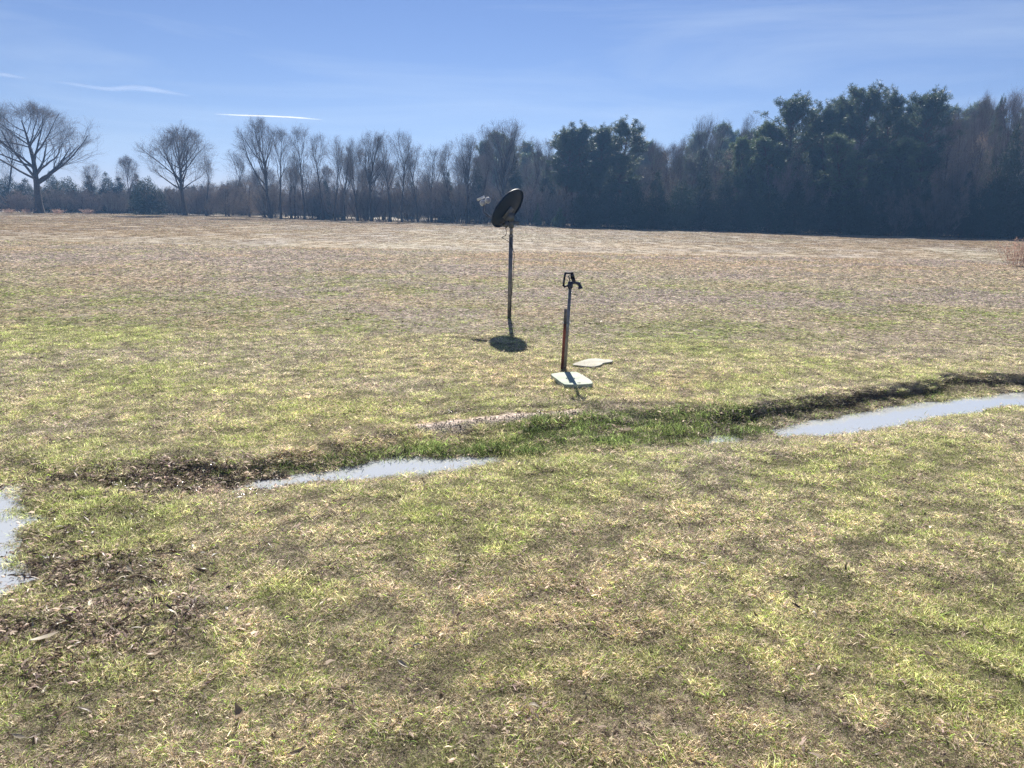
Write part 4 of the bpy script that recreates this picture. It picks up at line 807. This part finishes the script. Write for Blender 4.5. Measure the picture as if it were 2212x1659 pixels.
# ------------------------------------------------------------------ contrail, far beyond the haze
m, n, l, p = mat('ice_cloud'); n.remove(p)
tl = n.new('ShaderNodeBsdfTranslucent'); tl.inputs[0].default_value = (1, 1, 1, 1); df = n.new('ShaderNodeBsdfDiffuse'); df.inputs[0].default_value = (1, 1, 1, 1); mx = n.new('ShaderNodeMixShader'); mx.inputs[0].default_value = 0.4; l.new(tl.outputs[0], mx.inputs[1]); l.new(df.outputs[0], mx.inputs[2])
tp_ = n.new('ShaderNodeBsdfTransparent'); m2 = n.new('ShaderNodeMixShader'); l.new(tp_.outputs[0], m2.inputs[1]); l.new(mx.outputs[0], m2.inputs[2])
t = n.new('ShaderNodeTexCoord'); sp = n.new('ShaderNodeSeparateXYZ'); l.new(t.outputs['Generated'], sp.inputs[0])
x = n.new('ShaderNodeTexNoise'); x.inputs['Scale'].default_value = 0.004; x.inputs['Detail'].default_value = 4; l.new(t.outputs['Object'], x.inputs['Vector'])
rp = n.new('ShaderNodeValToRGB'); e = rp.color_ramp.elements; e[0].position = 0; e[0].color = (0, 0, 0, 1); e[1].position = 1; e[1].color = (0, 0, 0, 1); q = rp.color_ramp.elements.new(0.35); q.color = (0.75, 0.75, 0.75, 1); q = rp.color_ramp.elements.new(0.7); q.color = (0.8, 0.8, 0.8, 1)
l.new(sp.outputs[0], rp.inputs[0]); mm = n.new('ShaderNodeMath'); mm.operation = 'MULTIPLY'; l.new(rp.outputs[0], mm.inputs[0]); mp_ = n.new('ShaderNodeMapRange'); mp_.inputs[1].default_value = 0.3; mp_.inputs[2].default_value = 0.6; mp_.inputs[3].default_value = 0.5; l.new(x.outputs[0], mp_.inputs[0]); l.new(mp_.outputs[0], mm.inputs[1]); lw = n.new('ShaderNodeLayerWeight'); lw.inputs[0].default_value = 0.5; iv = n.new('ShaderNodeMath'); iv.operation = 'SUBTRACT'; iv.inputs[0].default_value = 1.0; l.new(lw.outputs['Facing'], iv.inputs[1]); m3 = n.new('ShaderNodeMath'); m3.operation = 'MULTIPLY'; l.new(mm.outputs[0], m3.inputs[0]); l.new(iv.outputs[0], m3.inputs[1]); m4 = n.new('ShaderNodeMath'); m4.operation = 'MULTIPLY'; m4.inputs[1].default_value = 1.0; l.new(m3.outputs[0], m4.inputs[0]); l.new(m4.outputs[0], m2.inputs[0])
l.new(m2.outputs[0], n['Material Output'].inputs[0])
CY = 9000
cpts = [atY(a, b, CY) for a, b in [(458, 246), (520, 249), (580, 251), (640, 254), (700, 259)]]; c0 = cpts[0]
V, F_ = tube1([q-c0 for q in spline(cpts, 30)], list(np.interp(np.linspace(0, 1, 30), [0, .3, .8, 1], [6, 9, 10, 5])), 10)
o = link('contrail', mesh_from('contrail', V, F_, m, None, True)); o.location = tuple(c0); tag(o, 'thin white contrail above the bare trees left of centre', 'contrail')

mf = m.copy(); mf.name = 'thin_ice_cloud'
[q_ for q_ in mf.node_tree.nodes if q_.type == 'MATH' and abs(q_.inputs[1].default_value-1.0) < 1e-6][-1].inputs[1].default_value = 0.10
for pts_, rad_, lb_ in [([(-120, 148), (-40, 156), (20, 163), (70, 172)], [14, 26, 26, 8], 'faint cirrus streak at the far left above the broad oak'), ([(90, 172), (160, 182), (230, 192), (300, 190), (380, 202), (430, 210)], [8, 22, 26, 40, 22, 8], 'faint feathery cirrus streak between the broad oak and the contrail')]:
    cp_ = [atY(a, b, CY) for a, b in pts_]; cc_ = cp_[0]; V, F_ = tube1([q-cc_ for q in spline(cp_, 40)], list(np.interp(np.linspace(0, 1, 40), np.linspace(0, 1, len(rad_)), rad_)), 12)
    o = link('cirrus_cloud', mesh_from('cirrus_cloud', V, F_, mf, None, True)); o.location = tuple(cc_); tag(o, lb_, 'cloud')

# ------------------------------------------------------------------ fallen leaves and litter
def leaf_mesh(n_, P, size, r, cols, curl=0.35, up=0.012, width=0.38, flat=0.35):
    az = r.random(n_)*6.283; d = np.stack([np.cos(az), np.sin(az), r.normal(0, flat*0.5, n_)], 1); d = unit(d); s = unit(np.cross(d, np.array([0, 0, 1.])+r.normal(0, flat, (n_, 3)))); nn = np.cross(s, d)
    L_ = size[:, None]; w = L_*width*r.uniform(0.6, 1.2, (n_, 1)); V = []; cu = curl*r.normal(0.3, 1, (n_, 1)); cu2 = curl*r.uniform(0.2, 1.2, (n_, 1))
    for t_, wt in ((-0.5, 0.05), (-0.2, 0.85), (0.15, 1.0), (0.5, 0.04)):
        c_ = P+d*L_*t_+nn*cu*L_*(t_*t_)*1.6; V += [c_-s*w*wt*0.5+nn*cu2*w*wt*0.4, c_, c_+s*w*wt*0.5+nn*cu2*w*wt*0.4]
    V = np.stack(V, 1); lowest = V[:, :, 2].min(1)-P[:, 2]; V[:, :, 2] -= (lowest*0.8)[:, None]; V = V.reshape(-1, 3); b = np.arange(n_)[:, None, None]*12; i = np.arange(3)[None, :, None]*3; j = np.arange(2)[None, None]
    F_ = np.stack([b+i+j, b+i+j+1, b+i+3+j+1, b+i+3+j], -1).reshape(-1, 4)
    return V, F_, np.c_[np.repeat(cols, 12, 0), np.ones(n_*12)]
r = np.random.default_rng(5)
PAL = np.array([[0.085, 0.05, 0.035], [0.13, 0.085, 0.06], [0.20, 0.13, 0.085], [0.34, 0.26, 0.17], [0.52, 0.45, 0.33], [0.05, 0.04, 0.035]])
def litter(n_, y0, y1, size, pal_p, label, mat_, centre=None, width=0.27):
    if centre is None: xy = scatter_pts(y0, y1, lambda y: n_)
    else: xy = np.concatenate([np.c_[r.normal(0, sx, k_)+at(px, py)[0], r.normal(0, sy, k_)+at(px, py)[1]] for px, py, sx, sy, k_ in centre])
    x, y = xy[:, 0], xy[:, 1]; z = height(x, y); ok = above_water(x, y, z) > -0.008; x, y, z = x[ok], y[ok], z[ok]; k_ = len(x)
    c_ = PAL[r.choice(len(PAL), k_, p=pal_p)]*r.uniform(0.7, 1.3, (k_, 1)); V, F_, C_ = leaf_mesh(k_, np.c_[x, y, z+0.004], r.uniform(*size, k_), r, c_, curl=0.5, width=width, flat=0.55)
    tag(link('leaf_litter', mesh_from('leaf_litter', V, F_, mat_, {'var': ('FLOAT_COLOR', C_)})), label, 'leaves', kind='stuff')
litter(55, 1.2, 9.5, (0.014, 0.05), [.32, .24, .22, .10, .03, .09], 'scattered dead leaves in the near grass', M_LEAF)
litter(1.6, 9, 30, (0.04, 0.09), [.3, .2, .2, .1, .05, .15], 'scattered dead leaves farther out in the field', M_LEAF)
litter(0, 0, 0, (0.015, 0.075), [.26, .24, .20, .16, .08, .06], 'drifts of flattened wet leaves and stalks beside the ditch', M_WETLEAF,
   [(380, 1030, .28, .16, 420), (440, 1000, .15, .1, 160), (540, 1030, .30, .06, 220), (300, 1110, .2, .08, 100), (240, 1240, .16, .14, 200), (90, 1390, .18, .12, 150), (620, 1020, .3, .04, 120), (700, 1000, .3, .05, 120), (900, 985, .5, .03, 100), (1290, 972, .12, .03, 60), (370, 1340, .12, .1, 90), (80, 1150, .15, .2, 120), (1000, 898, .4, .03, 90), (1650, 900, .3, .08, 160), (1850, 865, .6, .08, 200), (1560, 948, .2, .04, 60), (180, 1300, .35, .25, 500), (120, 1200, .3, .25, 300), (60, 1440, .3, .2, 300), (330, 1200, .4, .2, 260), (250, 1040, .5, .2, 300)], width=0.17)
litter(0, 0, 0, (0.012, 0.04), [.1, .2, .2, .2, .2, .1], 'wet glinting scraps along the far rim of the middle puddle', M_SHINE, [(620, 1030, .22, .06, 260), (520, 1050, .2, .05, 200), (760, 1002, .2, .03, 140), (880, 990, .2, .025, 160), (1000, 985, .2, .025, 160), (1110, 984, .1, .02, 70), (1290, 974, .08, .02, 60), (410, 1020, .2, .07, 200)], width=0.5)
# individual conspicuous leaves
LV = [(1148, 1545, 4, .06, 'pale upright curled leaf near the bottom centre'), (1516, 1230, 0, .07, 'dark curled leaf right of centre in the near grass'), (900, 1411, 4, .05, 'pale oval leaf below the centre of the near grass'), (2080, 1466, 4, .07, 'pale leaf standing in grass near the lower right corner'), (520, 1562, 3, .09, 'long tan leaf near the bottom left of centre'), (1008, 1214, 5, .10, 'dark leaf pair lying left of the centre'), (870, 1447, 4, .07, 'pale narrow leaf lying flat near the lower centre'), (1392, 1225, 4, .05, 'pale leaf speck above the right of centre'), (1197, 1262, 3, .05, 'tan oval leaf just right of the centre line'), (98, 1392, 4, .12, 'large pale broken leaf at the lower left'), (1538, 1160, 0, .06, 'brown folded leaf below the ditch, right of centre'), (1825, 1240, 5, .08, 'flat dark leaf in the green patch at right'), (1755, 1340, 4, .06, 'light leaf at the lower right of the green patch'), (1268, 1523, 5, .09, 'dark curled leaf at lower centre right'), (640, 1640, 3, .07, 'tan leaf touching the bottom of the photograph'), (45, 1608, 4, .06, 'white leaf scrap at the bottom left corner'), (2062, 1283, 4, .05, 'small pale leaf near the right edge'), (700, 1358, 3, .06, 'tan leaf in the grass left of the lower centre'), (1720, 1325, 0, .09, 'dark flat leaf beside the light one at lower right'), (1142, 1288, 3, .06, 'yellowish leaf lying just below the photo centre'), (330, 1430, 3, .09, 'long pale leaf at the lower left, right of the white drift')]
for px, py, ci_, s_, lb in LV:
    q_ = at(px, py); z_ = float(height(q_[:1], q_[1:2])[0]); V, F_, C_ = leaf_mesh(1, np.array([[0, 0, 0.0]]), np.array([s_*(0.85 if ci_ in (3, 4) else 0.6)]), r, np.array([[.09, .06, .045], [.15, .10, .07], [.2, .14, .09], [.32, .24, .16], [.42, .36, .27], [.11, .08, .06]])[ci_][None], flat=0.5, width=0.30, curl=0.6)
    o = link('fallen_leaf', mesh_from('fallen_leaf', V, F_, M_LEAF, {'var': ('FLOAT_COLOR', C_)})); o.location = (q_[0], q_[1], z_+0.026); tag(o, lb, 'leaf', 'single fallen leaves in the near grass')
# clods and gravel on the sand strip
k_ = 2600; u_ = r.random(k_); W = np.array([at(a, b, -0.01)[:2] for a, b in [(900, 938), (1000, 929), (1100, 918), (1180, 910), (1245, 904)]]); ti = u_*4; i_ = ti.astype(int); f_ = (ti-i_)[:, None]; xy = W[i_]*(1-f_)+W[np.minimum(i_+1, 4)]*f_+r.normal(0, 1, (k_, 2))*[0.03, 0.045]
z = height(xy[:, 0], xy[:, 1]); s_ = r.uniform(0.003, 0.010, k_)
tet = np.array([[1, 0, -.4], [-.5, .87, -.3], [-.5, -.87, -.5], [0, 0, .8]]); V = (np.c_[xy, z+0.003][:, None]+tet[None]*s_[:, None, None]*r.uniform(0.6, 1.3, (k_, 4, 1))).reshape(-1, 3); F_ = (np.arange(k_)[:, None, None]*4+np.array([[0, 1, 3], [1, 2, 3], [2, 0, 3]])[None]).reshape(-1, 3)
C_ = PAL[r.choice([1, 3, 4, 4, 4], k_)]*r.uniform(0.7, 1.3, (k_, 1)); tag(link('gravel', mesh_from('gravel', V, F_, M_LEAF, {'var': ('FLOAT_COLOR', np.c_[np.repeat(C_, 4, 0), np.ones(k_*4)])})), 'sandy gravel spill on the ditch bank', 'gravel', kind='stuff')

# ------------------------------------------------------------------ blue volume added to stand in for the lens flare's veil on the trees
if True:
    hz = link('veil_haze', mesh_from('veil_haze', *box((0, 220, 14.0), (1000, 560, 31)))); tag(hz, kind='stuff')
    m = bpy.data.materials.new('veil_haze_blue'); m.use_nodes = True; n = m.node_tree.nodes; l = m.node_tree.links; n.clear(); oo = n.new('ShaderNodeOutputMaterial'); v = n.new('ShaderNodeVolumePrincipled')
    v.inputs['Color'].default_value = (0.25, 0.50, 0.95, 1); v.inputs['Density'].default_value = HAZE; v.inputs['Anisotropy'].default_value = 0.3; l.new(v.outputs[0], oo.inputs['Volume']); hz.data.materials.append(m)
